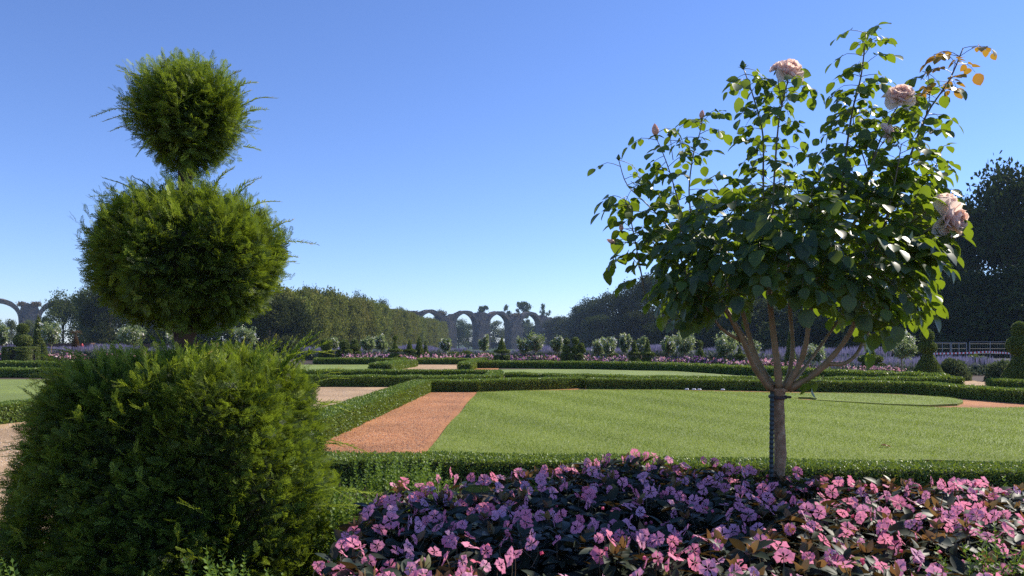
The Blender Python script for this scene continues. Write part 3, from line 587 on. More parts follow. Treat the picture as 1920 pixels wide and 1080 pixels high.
# ------------------------------------------------------------------ trees
def tree_mesh(kind, seed, mat, ls=.028, n=9000):
    """unit tree: height 1, crown half width about .38; returned as (crown mesh, trunk mesh)"""
    g = np.random.default_rng(seed); global R; keep = R; R = g
    cl = []
    if kind == 'broad':
        for i in range(46):
            a = g.random()*2*PI; z = .10+.80*g.random(); prof = .40*math.sin(PI*min(1, (z+.12)/1.12))**.55*(.9 if z > .8 else 1); r_ = prof*math.sqrt(g.random())*.85
            cl.append((r_*math.cos(a), r_*math.sin(a), z, .085+.075*g.random()))
    elif kind == 'avenue':
        for i in range(44):
            a = g.random()*2*PI; z = .06+.84*g.random(); prof = .30*(1-max(0, z-.72)*1.9); r_ = prof*(.55+.4*g.random()); cl.append((r_*math.cos(a), r_*math.sin(a), z, .07+.06*g.random()))
    elif kind == 'pine':
        for i in range(22):
            a = g.random()*2*PI; z = .45+.50*g.random(); prof = .30*(1-abs(z-.72)*1.6); r_ = prof*g.random()**.5; cl.append((r_*math.cos(a), r_*math.sin(a), z, .05+.06*g.random()))
    elif kind == 'poplar':
        for i in range(34):
            a = g.random()*2*PI; z = .06+.88*g.random(); r_ = .11*math.sin(PI*(.1+.85*z))*g.random(); cl.append((r_*math.cos(a), r_*math.sin(a), z, .04+.03*g.random()))
    cl = np.array(cl); wgt = cl[:, 3]**2; k = g.choice(len(cl), n, p=wgt/wgt.sum())
    nn = unit(g.normal(size=(n, 3))+[0, 0, .25]); flat = np.array([1, 1, .72 if kind != 'pine' else .4])
    p = cl[k, :3]+nn*flat*(cl[k, 3]*(1-.5*g.random(n)**2)*(1+.25*g.normal(size=n)))[:, None]
    p[:, 2] = np.maximum(p[:, 2], .005)
    crv = np.clip(g.random(len(cl))[k]*.5+.5*g.random(n), 0, 1)
    b = B(); b.scatter(T_leaf1, p, frames(nn*.3+rv(n, .9), nn+rv(n, .6)), ls*(.7+.8*g.random(n)), crv)
    c = b.build('crown', mat)
    b = B(); tube(b, [(0, 0, -.02), (.004, 0, .15), (.0, .004, .45), (0, 0, .8)], [.028, .022, .016, .004], 7)
    for i in range(9):
        q = cl[g.integers(len(cl))]; z0 = max(.12, q[2]-.28); tube(b, curve([(0, 0, z0), (q[0]*.5, q[1]*.5, (z0+q[2])/2+.01), (q[0], q[1], q[2])], 5), [.012, .01, .008, .005, .003], 5)
    t = b.build('trunk', M_tbark)
    R = keep
    for o in (c, t): COL.objects.unlink(o)
    return c, t
def make_tree(protos, X, D, h, rx, label, group, cat='tree', name='broadleaf_tree', rot=None, ry=None, z=0):
    c, t = protos; r = thing(name, (X, D, z), label, cat, group); r.scale = (rx/.38, (ry or rx)/.38, h)
    r.rotation_euler = (0, 0, R.random()*6.28 if rot is None else rot)
    for o in (c, t):
        k = o.copy(); COL.objects.link(k); k.parent = r; k.name = o.name.split('.')[0]
    return r
PB = [tree_mesh('broad', s, M_tree, .026, 15000) for s in (1, 2, 3)]
PBF = [tree_mesh('broad', s+20, M_pale, .035, 7000) for s in (1, 2)]
PG = [tree_mesh('broad', s+40, M_green, .026, 12000) for s in (1, 2, 3)]
PA = [tree_mesh('avenue', s, M_avenue, .030, 9000) for s in (4, 5, 6)]
PP = [tree_mesh('pine', s, M_green, .035, 2600) for s in (7, 8)]
PO = [tree_mesh('poplar', 9, M_tree, .03, 3000)]
# the clipped avenue on the left
Ds = []; D = 112.
while D < 372: Ds.append(D); D += 5.2
for i, D in enumerate(Ds):
    hh = 9.3+min(1.6, (D-112)*.06)+R.normal()*.18
    make_tree(PA[i % 3], -33-2.2+R.normal()*.25, D, hh-LOW, 4.4+.3*R.normal(), ('nearest and most rounded tree of the clipped avenue at left' if i == 0 else 'last tree of the clipped avenue right before the aqueduct' if i == len(Ds)-1 else 'one of the evenly clipped trees inside the long avenue at left'),
        'trees of the clipped avenue', name='avenue_tree', z=LOW)
def at(u, vt, D, wpx, proto, label, group, name='broadleaf_tree', zb=LOW):
    make_tree(proto, (u-960)/F*D, D, (VH-vt)/F*D+CAM_H-zb, wpx/F*D/2, label, group, name=name, z=zb)
LG = 'trees rising behind the left part of the garden'
for i, a in enumerate([(672, 543, 265, 42, PG[0], 'rounded tree top poking out above the middle of the avenue'), (715, 560, 300, 34, PG[1], 'brownish tree top above the avenue right of the rounded one'), (752, 574, 330, 30, PG[2], 'small tree top above the avenue close to the aqueduct'),
    (585, 536, 190, 60, PG[1], 'broad tree top rising above the near end of the avenue'), (545, 552, 100, 90, PB[2], 'dark tree standing at the near end of the avenue'),
    (505, 560, 95, 110, PB[0], 'dark tree between the big yew and the avenue'), (440, 556, 110, 130, PB[1], 'shaded tree seen behind the right shoulder of the big yew'), (360, 552, 110, 120, PB[2], 'shaded tree behind the trunk of the big yew'),
    (290, 548, 115, 120, PB[0], 'shaded tree behind the left shoulder of the big yew'), (205, 528, 120, 96, PB[1], 'dark tree right behind the left edge of the big yew'), (165, 535, 135, 80, PG[2], 'dark green tree left of the big yew'),
    (118, 542, 150, 80, PG[0], 'light green tree at the end of the left aqueduct arch'), (60, 596, 170, 44, PBF[0], 'pale round tree below the left arch'), (22, 600, 160, 34, PBF[1], 'pale slim tree left of the pale round one'), (-20, 590, 150, 50, PB[1], 'tree cut by the left edge of the picture'),
    (88, 588, 160, 40, PB[2], 'dark tree below the right foot of the left arch'),
    (238, 572, 140, 120, PB[0], 'low dark tree seen between the lower tiers of the big yew at left'), (405, 575, 135, 130, PB[1], 'low dark tree seen between the lower tiers of the big yew at right'), (480, 580, 125, 120, PB[2], 'low dark tree just left of the near end of the avenue'), (320, 575, 145, 130, PB[2], 'low dark tree straight behind the trunk gap of the big yew')]):
    at(*a[:6], LG)
for i, (u, vt, D, wd, lb) in enumerate([(41, 572, 380, 8, 'left one of two tiny poplars inside the left arch'), (49, 574, 380, 7, 'right one of two tiny poplars inside the left arch')]):
    at(u, vt, D, wd*2.2, PO[0], lb, 'poplars seen through the left arch', 'poplar_tree')
WG = 'trees of the dark wood at right'
wl = [(1046, 592, 400, 62), (1075, 590, 350, 70), (1108, 553, 300, 84), (1092, 572, 330, 60), (1150, 545, 270, 90), (1185, 520, 230, 90), (1232, 510, 200, 110), (1285, 505, 180, 120), (1345, 500, 165, 140), (1410, 490, 150, 150),
      (1480, 480, 140, 160), (1560, 460, 128, 180), (1640, 430, 115, 190), (1715, 378, 108, 190), (1772, 342, 112, 80), (1835, 370, 98, 170), (1900, 286, 92, 190), (1985, 300, 85, 240), (1130, 590, 240, 90), (1200, 580, 190, 110), (1290, 575, 150, 150), (1400, 560, 125, 170), (1520, 560, 110, 190), (1640, 540, 98, 200), (1745, 520, 90, 190), (1850, 500, 82, 210), (1950, 480, 78, 220)]
wd_lab = ['low far tree of the wood touching the right end of the aqueduct', 'second tree of the wood from the aqueduct', 'round topped tree on the first shoulder of the wood', 'lower tree just left of the first shoulder of the wood', 'tree on the flat shelf of the wood left of the rose crown', 'tree of the wood meeting the left edge of the rose crown',
    'tree behind the lower left leaves of the rose', 'second tree behind the left side of the rose crown', 'tree behind the left middle of the rose crown', 'tree behind the centre left of the rose crown', 'tree behind the centre of the rose crown', 'tree behind the centre right of the rose crown', 'tree behind the right side of the rose crown', 'dark tree directly behind the largest pink rose', 'thin crowned tree top peeping out above the largest pink rose', 'dark tree at the dip of the wood right of the rose',
    'highest dark tree near the right edge of the picture', 'dark tree cut by the right edge of the picture', 'low shaded tree at the foot of the wood by the first shoulder', 'low shaded tree at the foot of the wood left of the rose', 'low shaded tree seen under the rose crown at left', 'low shaded tree seen left of the rose fork', 'low shaded tree seen between the rose branches', 'low shaded tree seen right of the rose branches', 'low shaded tree behind the three tier topiary', 'low shaded tree behind the wire fence', 'low shaded tree behind the fence at the right edge']
for i, (a, lb) in enumerate(zip(wl, wd_lab)): at(*a, PB[i % 3], lb, WG)
AG = 'trees around the ruined aqueduct'
for a in [(905, 569, 455, 34, PP[0], 'flat topped pine rising over the pier left of the third arch'), (953, 571, 462, 26, PP[1], 'small pine above the pier right of the third arch'), (980, 561, 465, 40, PP[0], 'tallest pine above the pier between third and fourth arch'), (1022, 569, 470, 28, PP[1], 'pine above the pier right of the fourth arch'),
    (826, 580, 455, 30, PB[0], 'scrubby tree top over the pier right of the first arch')]: at(*a, AG, 'pine_tree')
for a in [(860, 597, 455, 44, PG[1], 'leafy tree filling the second arch from the left'), (878, 605, 470, 40, PG[2], 'smaller tree at the right jamb of the second arch'), (925, 599, 478, 62, PBF[0], 'pale tree filling the third arch'), (985, 605, 490, 58, PBF[1], 'pale tree low in the fourth arch'), (1000, 610, 480, 44, PB[0], 'dark small tree in the fourth arch'), (800, 640, 440, 40, PB[2], 'small tree low behind the first arch')]: at(*a, AG)

# ------------------------------------------------------------------ ruined aqueduct
A0 = np.array([-205., 310.]); A1 = np.array([-27., 420.]); ad = unit(A1-A0); an = np.array([ad[1], -ad[0]])
bay = 21.6
root = thing('aqueduct', (A1[0], A1[1], 0), 'long ruined stone aqueduct with tall open arches across the far end of the garden', 'aqueduct')
def apt(s, dpt, z): q = A1+ad*s-an*dpt; return [q[0], q[1], z]
def pier(s0, s1, kz, top):
    """solid pier between two openings, wider buttress below; s along the wall, top list of (s, z)"""
    b = B(); hw = 3.0
    n = len(top); V = [apt(s, -hw, LOW-.5) for s, z in top]+[apt(s, -hw, z) for s, z in top]+[apt(s, hw, LOW-.5) for s, z in top]+[apt(s, hw, z) for s, z in top]
    f = []
    for i in range(n-1): f += [[i, i+1, n+i+1, n+i], [2*n+i+1, 2*n+i, 3*n+i, 3*n+i+1], [n+i, n+i+1, 3*n+i+1, 3*n+i]]
    f += [[0, n, 3*n, 2*n], [n-1, 3*n-1, 4*n-1, 2*n-1]]
    b.add(V, np.array(f)); m = (s0+s1)/2; q = (s1-s0)/2
    for (w_, d_, h_) in ((q*.98, hw+1.6, 9.0), (q*.6, hw+.9, 12.5)):   # stepped buttress faces
        V = [apt(m+a, c, z) for z in (LOW-.5, h_) for a, c in ((-w_, -d_), (w_, -d_), (w_, -hw+.5), (-w_, -hw+.5))]
        b.add(V, np.array([[0, 1, 5, 4], [1, 2, 6, 5], [3, 0, 4, 7], [4, 5, 6, 7]]))
    b.build('pier', M_stone, root)
def arch(sc, r, zs, za, thick, hw, ctr=0.0):
    """pointed ring of stone over an opening centred at sc"""
    b = B(); n = 17; a = np.linspace(0, PI, n); V = []
    x = np.cos(a); hgt = za-zs
    zin = zs+hgt*np.sin(a)**.85*(1+.05*(1-np.abs(x))); xin = r*x
    for dpt in (ctr-hw, ctr+hw):
        for xx, zz in zip(xin, zin): V.append(apt(sc+xx, dpt, zz))
        for xx, zz, aa in zip(xin, zin, a): V.append(apt(sc+xx*(1+thick/r), dpt, zz+thick*(1.0*math.sin(aa))+.5*R.random()))
    m = 2*n; f = []
    for i in range(n-1): f += [[i, i+1, n+i+1, n+i], [m+i+1, m+i, m+n+i, m+n+i+1], [i+1, i, m+i, m+i+1], [n+i, n+i+1, m+n+i+1, m+n+i]]
    f += [[0, n, m+n, m], [n-1, m+n-1, m+m-1, m+n-1] if False else [n-1, m+n-1, m+2*n-1, 2*n-1]]
    b.add(V, np.array(f)); b.build('arch', M_stone, root)
s = -bay*12.45; k = 0
ro = 6.9
cs = [-bay*9.75-0.0+bay*i for i in range(-1, 12)]
off = -cs[10]  # arch index 10 sits at the second visible arch
cs = [c+off for c in cs]
cs = sorted(cs)
top_rng = np.random.default_rng(5)
for i, c in enumerate(cs):
    zs, za = 9.6, 16.3+.3*top_rng.random()
    arch(c, ro, zs, za, 1.5, .8, -2.4); arch(c, ro, zs, za+.2, 1.3, .8, 2.4)
    if i not in (3, 4, 9, 10): arch(c, ro, zs, za-.1, 1.3, 1.7, 0)
    if i+1 < len(cs):
        s0, s1 = c+ro, cs[i+1]-ro; m = 13; ss = np.linspace(s0, s1, m)
        zz = 16.2+1.1*top_rng.random(m)-1.3*np.exp(-((ss-(s0+s1)/2)/3.5)**2)*(1 if i % 2 else -.4); zz[0] = zz[-1] = 12.2; zz[1] = zz[-2] = 14.6
        pier(s0, s1, 0, list(zip(ss, zz)))
# right broken end beyond the last arch
c = cs[-1]; ss = np.linspace(c+ro, c+ro+24, 14); zz = 16.5-.32*(ss-ss[0])+1.6*top_rng.random(14); zz[0] = 12.5; pier(ss[0], ss[0]+12, 0, list(zip(ss, zz)))
# scrub growing on top
b = B(); n = 16000; q = top_rng.random(n); c_i = top_rng.integers(0, len(cs)-1, n); sc_ = np.array(cs)[c_i]+ro+(bay-2*ro)*q; sc_ = sc_+(top_rng.random(n)-.5)*1.5
msk = np.sin(sc_*.8)+np.sin(sc_*.33+1) > .2; sc_ = sc_[msk]; n = len(sc_)
zz = 15.8+1.6*top_rng.random(n); dd = (top_rng.random(n)-.5)*8
pos = np.array([apt(a, d_, z) for a, d_, z in zip(sc_, dd, zz)]); b.scatter(T_leaf1, pos, frames(rv(n), rv(n)), .75*(.6+.6*R.random(n)))
o = b.build('scrub', leafmat('ruin_scrub', [(.06, .06, .03), (.12, .09, .05), (.16, .10, .06)], (.15, .12, .05), .2, .8), root); o['label'] = 'brownish scrub growing along the broken top'

# ------------------------------------------------------------------ temporary wire fence, barrier tape, small far things
def fpanel(u0, u1, D, ztop, label):
    x0, x1 = (u0-960)/F*D, (u1-960)/F*D; r = thing('wire_fence_panel', ((x0+x1)/2, D, 0), label, 'fence panel', 'galvanised wire fence panels at right')
    b = B(); rr = .016
    for x in (x0, x1, (x0+x1)/2): tube(b, [(x, D, 0), (x, D, ztop)], rr, 6)
    for z in (.12, ztop): tube(b, [(x0, D, z), (x1, D, z)], rr*.8, 6)
    tube(b, [(x0+.1, D, .2), ((x0+x1)/2, D, .5)], rr*.6, 5); b.build('frame', M_steel, r)
    b = B()
    for x in np.arange(x0+.05, x1, .10): tube(b, [(x, D+.03, .12), (x, D+.03, ztop)], .0022, 4)
    for z in np.arange(.25, ztop, .2): tube(b, [(x0, D+.035, z), (x1, D+.035, z)], .0035, 4)
    b.build('wire_mesh', M_steel, r)
fpanel(1752, 1782, 31.2, 1.10, 'darker wire fence panel at the left end of the fence')
fpanel(1784, 1812, 31.1, 1.10, 'second dark wire fence panel from the left')
fpanel(1818, 1895, 30.5, 1.13, 'bright framed wire fence panel in the middle of the fence')
fpanel(1900, 1985, 30.5, 1.13, 'wire fence panel cut by the right edge of the picture')
b = B(); pts = [P3(u, v, 30.2) for u, v in ((1738, 663.5), (1760, 663), (1790, 662.5), (1820, 661.5), (1850, 660), (1872, 661), (1895, 662.5), (1930, 664))]; cv = curve(pts, 60)
V = []; 
for p in cv: V += [p+[0, 0, .035], p-[0, 0, .035]]
f = np.array([[2*i, 2*i+1, 2*i+3, 2*i+2] for i in range(59)])
b.add(V, [f[0::2]], .5, 0); b.n -= 0; b.F.append(f[1::2]); b.m.append((len(f[1::2]), 1)); 
tag(b.build('barrier_tape', [M_tr, M_tw]), 'red and white striped barrier tape strung along the wire fence', 'barrier tape')
# left: earthen wall, brick base with dry cone, red post
b = B(); x0, x1, D = -36, -19.5, 49.2; zt = CAM_H-(643-VH)/F*D
for xa, xb in ((x0, (x0+x1)/2), ((x0+x1)/2, x1)):
    V = [[xa, D, 0], [xb, D, 0], [xb, D+.5, 0], [xa, D+.5, 0], [xa, D, zt-.1], [xb, D, zt], [xb, D+.5, zt], [xa, D+.5, zt-.1]]; b.add(V, np.array([[0, 1, 5, 4], [1, 2, 6, 5], [2, 3, 7, 6], [3, 0, 4, 7], [4, 5, 6, 7]]))
tag(b.build('garden_wall', M_wallb), 'low brown earthen wall below the dark trees left of the yew', 'wall')
D = 46; r = thing('dry_shrub', ((142-960)/F*D, D, 0), 'small withered brown cone shaped shrub on a brick base left of the yew', 'shrub')
X = (142-960)/F*D; b = B(); V = [[X+a*.28, D+c*.28, z] for z in (0, .55) for a, c in ((-1, -1), (1, -1), (1, 1), (-1, 1))]; b.add(V, np.array([[0, 1, 5, 4], [1, 2, 6, 5], [2, 3, 7, 6], [3, 0, 4, 7], [4, 5, 6, 7]])); b.build('brick_base', M_brick, r)
b = B(); n = 1500; p, nn = topi_surface(n, 1.05, .2, .5, 'cone'); p += [X, D, 0]; b.scatter(T_leaf1, p, frames(nn+rv(n, .5), nn+rv(n, .6)), .09); p2 = np.array([X, D, 1.72])+rv(160, .09)*[1.6, 1, .5]; b.scatter(T_leaf1, p2, frames(rv(160), rv(160)), .06); tube(b, [(X, D, .5), (X, D, 1.75)], .02); b.build('foliage', M_brown, r)
X = (154-960)/F*D; b = B(); tube(b, [(X, D, 0), (X, D, .35), (X, D, .36), (X, D, .95), (X, D, .96), (X, D, 1.02)], [.05, .05, .07, .07, .05, .02], 8); tag(b.build('marker_post', M_tr), 'small red marker post beside the withered brown shrub', 'post')
# dry leaf on the lawn
p = W(1661, 837, .05); b = B(); n = 3; b.scatter(T_ovate(.36, .25, .45), np.tile(p, (3, 1))+[[0, 0, 0], [.01, .01, .005], [-.02, 0, .004]], frames(np.array([[1, .2, .25], [-.9, .4, .35], [.1, 1, .6]]), np.array([[0, 0, 1.]]*3)), .055, np.array([.2, .6, .9]))
tag(b.build('fallen_leaf', M_dry), 'curled brown fallen leaf lying alone on the big lawn', 'leaf')
for i, (u, v, lb) in enumerate([(1288, 730.6, 'flat pale stone label leftmost of the row at the foot of the far hedge'), (1301, 730.8, 'second pale stone from the left at the foot of the far hedge'), (1311, 731, 'third pale stone, the widest, at the foot of the far hedge'), (1355, 731.4, 'rightmost pale stone at the foot of the far hedge')]):
    p = W(u, v, .03); b = B(); th = np.arange(7)*2*PI/7; V = [[p[0]+.05*math.cos(a)*(1+.2*math.sin(3*a+i)), p[1]+.03*math.sin(a), .034] for a in th]+[[p[0]+.035*math.cos(a), p[1]+.02*math.sin(a), .06] for a in th]
    b.add(V, [np.array([[j, (j+1) % 7, 7+(j+1) % 7, 7+j] for j in range(7)]), np.array([list(range(7, 14))])]); tag(b.build('pale_stone', M_tw), lb, 'stone', 'pale stones at the foot of the hedge')

# ------------------------------------------------------------------ FOREGROUND: the big three tier yew
YX, YD = -1.42, 3.27
yew = thing('topiary_yew', (YX, YD, 0), 'big shaggy three tier yew topiary in the left foreground, two balls over a broad block', 'topiary', None)
b = B(); tube(b, curve([(YX, YD, 0), (YX+.01, YD, .8), (YX-.015, YD+.01, 1.2), (YX, YD, 1.5), (YX-.01, YD, 1.9), (YX+.01, YD, 2.25)], 26), np.linspace(.06, .022, 26), 9, rough=.08)
for k in range(26):
    z = R.choice([.9, .95, 1.25, 1.3, 1.95, 2.0]); a = R.random()*2*PI; l = .10+.14*R.random() if z < 1.6 else .05+.06*R.random()
    tube(b, curve([(YX, YD, z), (YX+l*.5*math.cos(a), YD+l*.5*math.sin(a), z+.05), (YX+l*math.cos(a), YD+l*math.sin(a), z+.15)], 5), [.013, .01, .008, .006, .004], 5)
b.build('trunk', M_ybark, yew)
def yew_tier(name, kind, n, longs):
    """kind gives a radius profile over height; returns a crown of needle sprigs"""
    prof = {'top': [(1.88, .03), (1.92, .085), (1.98, .155), (2.05, .200), (2.13, .220), (2.20, .212), (2.26, .168), (2.29, .10), (2.305, .02)],
            'mid': [(1.21, .05), (1.25, .18), (1.31, .30), (1.38, .355), (1.46, .385), (1.56, .39), (1.65, .345), (1.72, .27), (1.765, .17), (1.785, .05)],
            'base': [(.0, .66), (.2, .65), (.45, .60), (.75, .535), (.90, .51), (.985, .47), (1.03, .38), (1.045, .22), (1.05, .02)]}[kind]
    pz, pr = np.array(prof).T
    seg = np.hypot(np.diff(pz), np.diff(pr)); ar = seg*(pr[1:]+pr[:-1]); 
    i = R.choice(len(seg), n, p=ar/ar.sum()); f = R.random(n); z = pz[i]*(1-f)+pz[i+1]*f; r = pr[i]*(1-f)+pr[i+1]*f
    nr, nz = np.diff(pz)[i]/seg[i], -np.diff(pr)[i]/seg[i]; th = R.random(n)*2*PI
    def radial(th):
        if kind != 'base': return np.ones_like(th)*(1+.03*np.sin(3*th+1)+.02*np.sin(7*th))
        c, s_ = np.abs(np.cos(th)), np.abs(np.sin(th)); return (c**2.8+s_**2.8)**(-1/2.8)
    rad = radial(th); ux, uy = np.cos(th), np.sin(th)
    lump = .022*np.sin(th*5+z*7)+.020*np.sin(th*11-z*13+1)+.020*np.sin(th*19+z*33)*np.sin(z*47-th*7)
    if kind == 'base': lump = lump+.025*np.sin(th*3+z*4.5)+.015*np.sin(th*6-z*8+2)
    if kind == 'base': e_ = 2.2; nx, ny = np.sign(ux)*np.abs(ux)**e_, np.sign(uy)*np.abs(uy)**e_; nl = np.hypot(nx, ny); nx, ny = nx/nl, ny/nl
    else: nx, ny = ux, uy
    N3 = unit(np.column_stack([nx*nr, ny*nr, nz])); p0 = np.column_stack([YX+ux*r*rad, YD+uy*r*rad, z])
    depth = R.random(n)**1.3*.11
    b = B()
    # dark woody inside
    k = 28; V = []
    for zz, rr in zip(pz, pr):
        for j in range(k):
            a = j*2*PI/k; q = (rr-(.14 if kind == 'base' else .075) if rr > .16 else rr*.3)*float(radial(np.array([a]))[0]); V.append([YX+q*math.cos(a), YD+q*math.sin(a), min(zz, pz[-1]-.06) if rr < .3 or zz > pz[-1]-.1 else zz])
    b.add(V, np.array([[i2*k+j, i2*k+(j+1) % k, (i2+1)*k+(j+1) % k, (i2+1)*k+j] for i2 in range(len(pz)-1) for j in range(k)]), .1, 1)
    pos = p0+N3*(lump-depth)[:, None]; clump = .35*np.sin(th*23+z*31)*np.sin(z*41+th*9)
    side = unit(np.column_stack([-ny, nx, np.zeros(n)]))
    d = N3*(.85)+np.array([0, 0, .22])+side*(R.normal(size=n)*.65)[:, None]+rv(n, .30)
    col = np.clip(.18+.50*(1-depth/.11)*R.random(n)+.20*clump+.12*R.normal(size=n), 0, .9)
    M = frames(d, np.array([0, 0, .7])+N3*.8+rv(n, .5)); sc = .027+.030*R.random(n)**1.3
    g = R.integers(0, 3, n)
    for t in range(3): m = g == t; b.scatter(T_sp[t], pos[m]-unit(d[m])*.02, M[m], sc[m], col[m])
    # longer free shoots of the year
    m = longs; i = R.choice(n, m, p=(lambda w_: w_/w_.sum())(np.maximum(0, N3[:, 2]+.42)**2*1.0+.02)); L = .05+.09*R.random(m)**1.8
    dd = N3[i]*.8+np.array([-.12, 0, .55])+rv(m, .35); M = frames(dd, np.array([0, 0, 1.])+rv(m, .3)); g = R.integers(0, 3, m)
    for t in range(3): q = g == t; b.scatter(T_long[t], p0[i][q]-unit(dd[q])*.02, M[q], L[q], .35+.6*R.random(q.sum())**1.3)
    for q in range(m):                    # side sprigs on the free shoots
        u_ = unit(dd[q]); 
        for e_ in range(3):
            o = p0[i[q]]+u_*L[q]*(.2+.2*e_); dq = (u_+rv(1, .5)[0])[None]; b.scatter(T_sp[e_], o[None], frames(dq, np.array([[0, 0, 1.]])+rv(1, .3)), np.array([.04]), np.array([.5+.4*R.random()]))
    return b
def wisp(b, u0, v0, u1, v1, D, sag=.15, hue=.75):
    """one long stray shoot from photo-side point to point at depth D, with drooping tip and side needles"""
    hc = [YX, YD, 2.13] if v0 < 300 else ([YX, YD, 1.5] if v0 < 560 else [YX, YD, .7]); a, c = P3(u0, v0, D), P3(u1, v1, D+.02); a = a+(np.array(hc)-a)*(.16 if v0 < 560 else .08); L = np.linalg.norm(c-a); up = np.array([0, 0, 1.]); 
    mid_ = (a+c)/2+up*L*sag; cv = curve([a, mid_, c], 14); n = int(L/.0042); t = np.linspace(.02, 1, n)
    P = np.array([cv[min(12, int(x*13))]*(1-(x*13-min(12, int(x*13))))+cv[min(12, int(x*13))+1]*(x*13-min(12, int(x*13))) for x in t])
    T = unit(np.gradient(P, axis=0)); sgn = np.where(np.arange(n) % 2, 1, -1)[:, None]; sd_ = unit(np.cross(T, up+rv(1, .35)[0])); 
    dn = unit(T*.75+sd_*sgn*.8+up*.12+rv(n, .12)); nl = .027*(1-.5*t**2)*(.8+.4*R.random(n))
    Tn = (np.array([[-.09, 0, 0], [.09, 0, 0], [.08, .7, 0], [0, 1, 0], [-.08, .7, 0]]), [Q([[0, 1, 2, 3, 4]])])
    b.scatter(Tn, P, frames(dn, up+rv(n, .4)), nl, np.clip(hue-.25+.5*t*hue+.1*R.normal(size=n), 0, 1)); tube(b, cv, np.linspace(.0022, .0010, 14), 4, rnd=.85)
bt = yew_tier('upper_ball', 'top', 8500, 170)
for w_ in [(300, 165, 224, 133, .10), (290, 175, 240, 140, .1), (262, 215, 170, 219, .14), (262, 222, 192, 228, .1), (262, 240, 206, 246, .1), (275, 200, 228, 186, .12), (285, 185, 232, 198, .1), (268, 265, 256, 292, .02), (350, 150, 340, 98, .02), (375, 150, 372, 97, .02), (395, 150, 402, 108, .03), (320, 160, 308, 112, .02), (410, 160, 432, 122, .1), (440, 175, 482, 154, .15), (425, 150, 452, 133, .12), (465, 200, 520, 184, .12), (470, 215, 500, 205, .1), (455, 185, 470, 170, .1), (478, 240, 488, 242, .05), (476, 285, 490, 282, .05), (360, 155, 356, 120, .02), (387, 158, 391, 122, .02)]: wisp(bt, *w_[:4], YD-.06+.1*R.normal(), w_[4], .7+.25*R.random())
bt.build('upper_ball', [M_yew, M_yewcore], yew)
bt = yew_tier('middle_ball', 'mid', 24000, 150)
for w_ in [(270, 365, 192, 333, .10), (255, 372, 172, 368, .10), (245, 380, 200, 352, .1), (290, 350, 250, 332, .1), (330, 350, 300, 326, .1), (395, 345, 440, 313, .12), (405, 350, 420, 322, .1), (440, 355, 490, 333, .12), (450, 360, 478, 340, .1), (480, 375, 525, 378, .1), (535, 420, 550, 412, .05), (530, 455, 595, 458, .08), (545, 480, 560, 482, .05), (545, 500, 556, 490, .05), (190, 455, 148, 462, .1), (190, 440, 160, 436, .08), (180, 480, 155, 476, .05), (175, 505, 152, 510, .05), (180, 530, 160, 526, .05), (200, 400, 182, 395, .05), (215, 385, 196, 380, .05)]: wisp(bt, *w_[:4], YD-.1+.12*R.normal(), w_[4], .65+.3*R.random())
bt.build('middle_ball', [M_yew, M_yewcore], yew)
bt = yew_tier('base_block', 'base', 66000, 420)
for w_ in [(330, 690, 292, 618, .05), (345, 680, 368, 634, -.05), (360, 690, 350, 640, .05), (430, 680, 436, 618, .02), (450, 690, 460, 630, .02), (500, 680, 520, 628, .05), (540, 680, 585, 622, .06), (560, 680, 618, 640, .08), (520, 690, 548, 632, .05), (480, 680, 500, 636, .04), (150, 700, 62, 700, .06), (130, 690, 80, 668, .08), (180, 690, 120, 652, .1), (220, 690, 178, 656, .1), (600, 700, 640, 690, .06), (610, 760, 642, 752, .05), (620, 830, 648, 838, .05), (120, 730, 72, 726, .06), (90, 790, 48, 782, .05), (70, 850, 18, 838, .08), (70, 870, 4, 856, .08), (60, 900, -6, 892, .08), (75, 820, 30, 812, .06), (620, 930, 690, 925, .08), (620, 960, 700, 968, .06), (240, 690, 200, 640, .1), (270, 690, 262, 634, .05), (400, 690, 398, 640, .03)]:
    D = (2.95 if w_[0] < 300 and w_[1] > 715 else YD-.15+.15*R.normal()); D = 3.35+.2*R.normal() if w_[0] > 590 and w_[1] < 900 else (3.0 if w_[0] > 590 else D)
    wisp(bt, *w_[:4], D, w_[4], .6+.35*R.random())
    for e_ in range(2): wisp(bt, w_[0]+R.normal()*18, w_[1]+R.normal()*10, w_[2]+R.normal()*22, w_[3]+12+R.normal()*14, D+.1*R.normal(), w_[4], .5+.4*R.random())
bt.build('base_block', [M_yew, M_yewcore], yew)

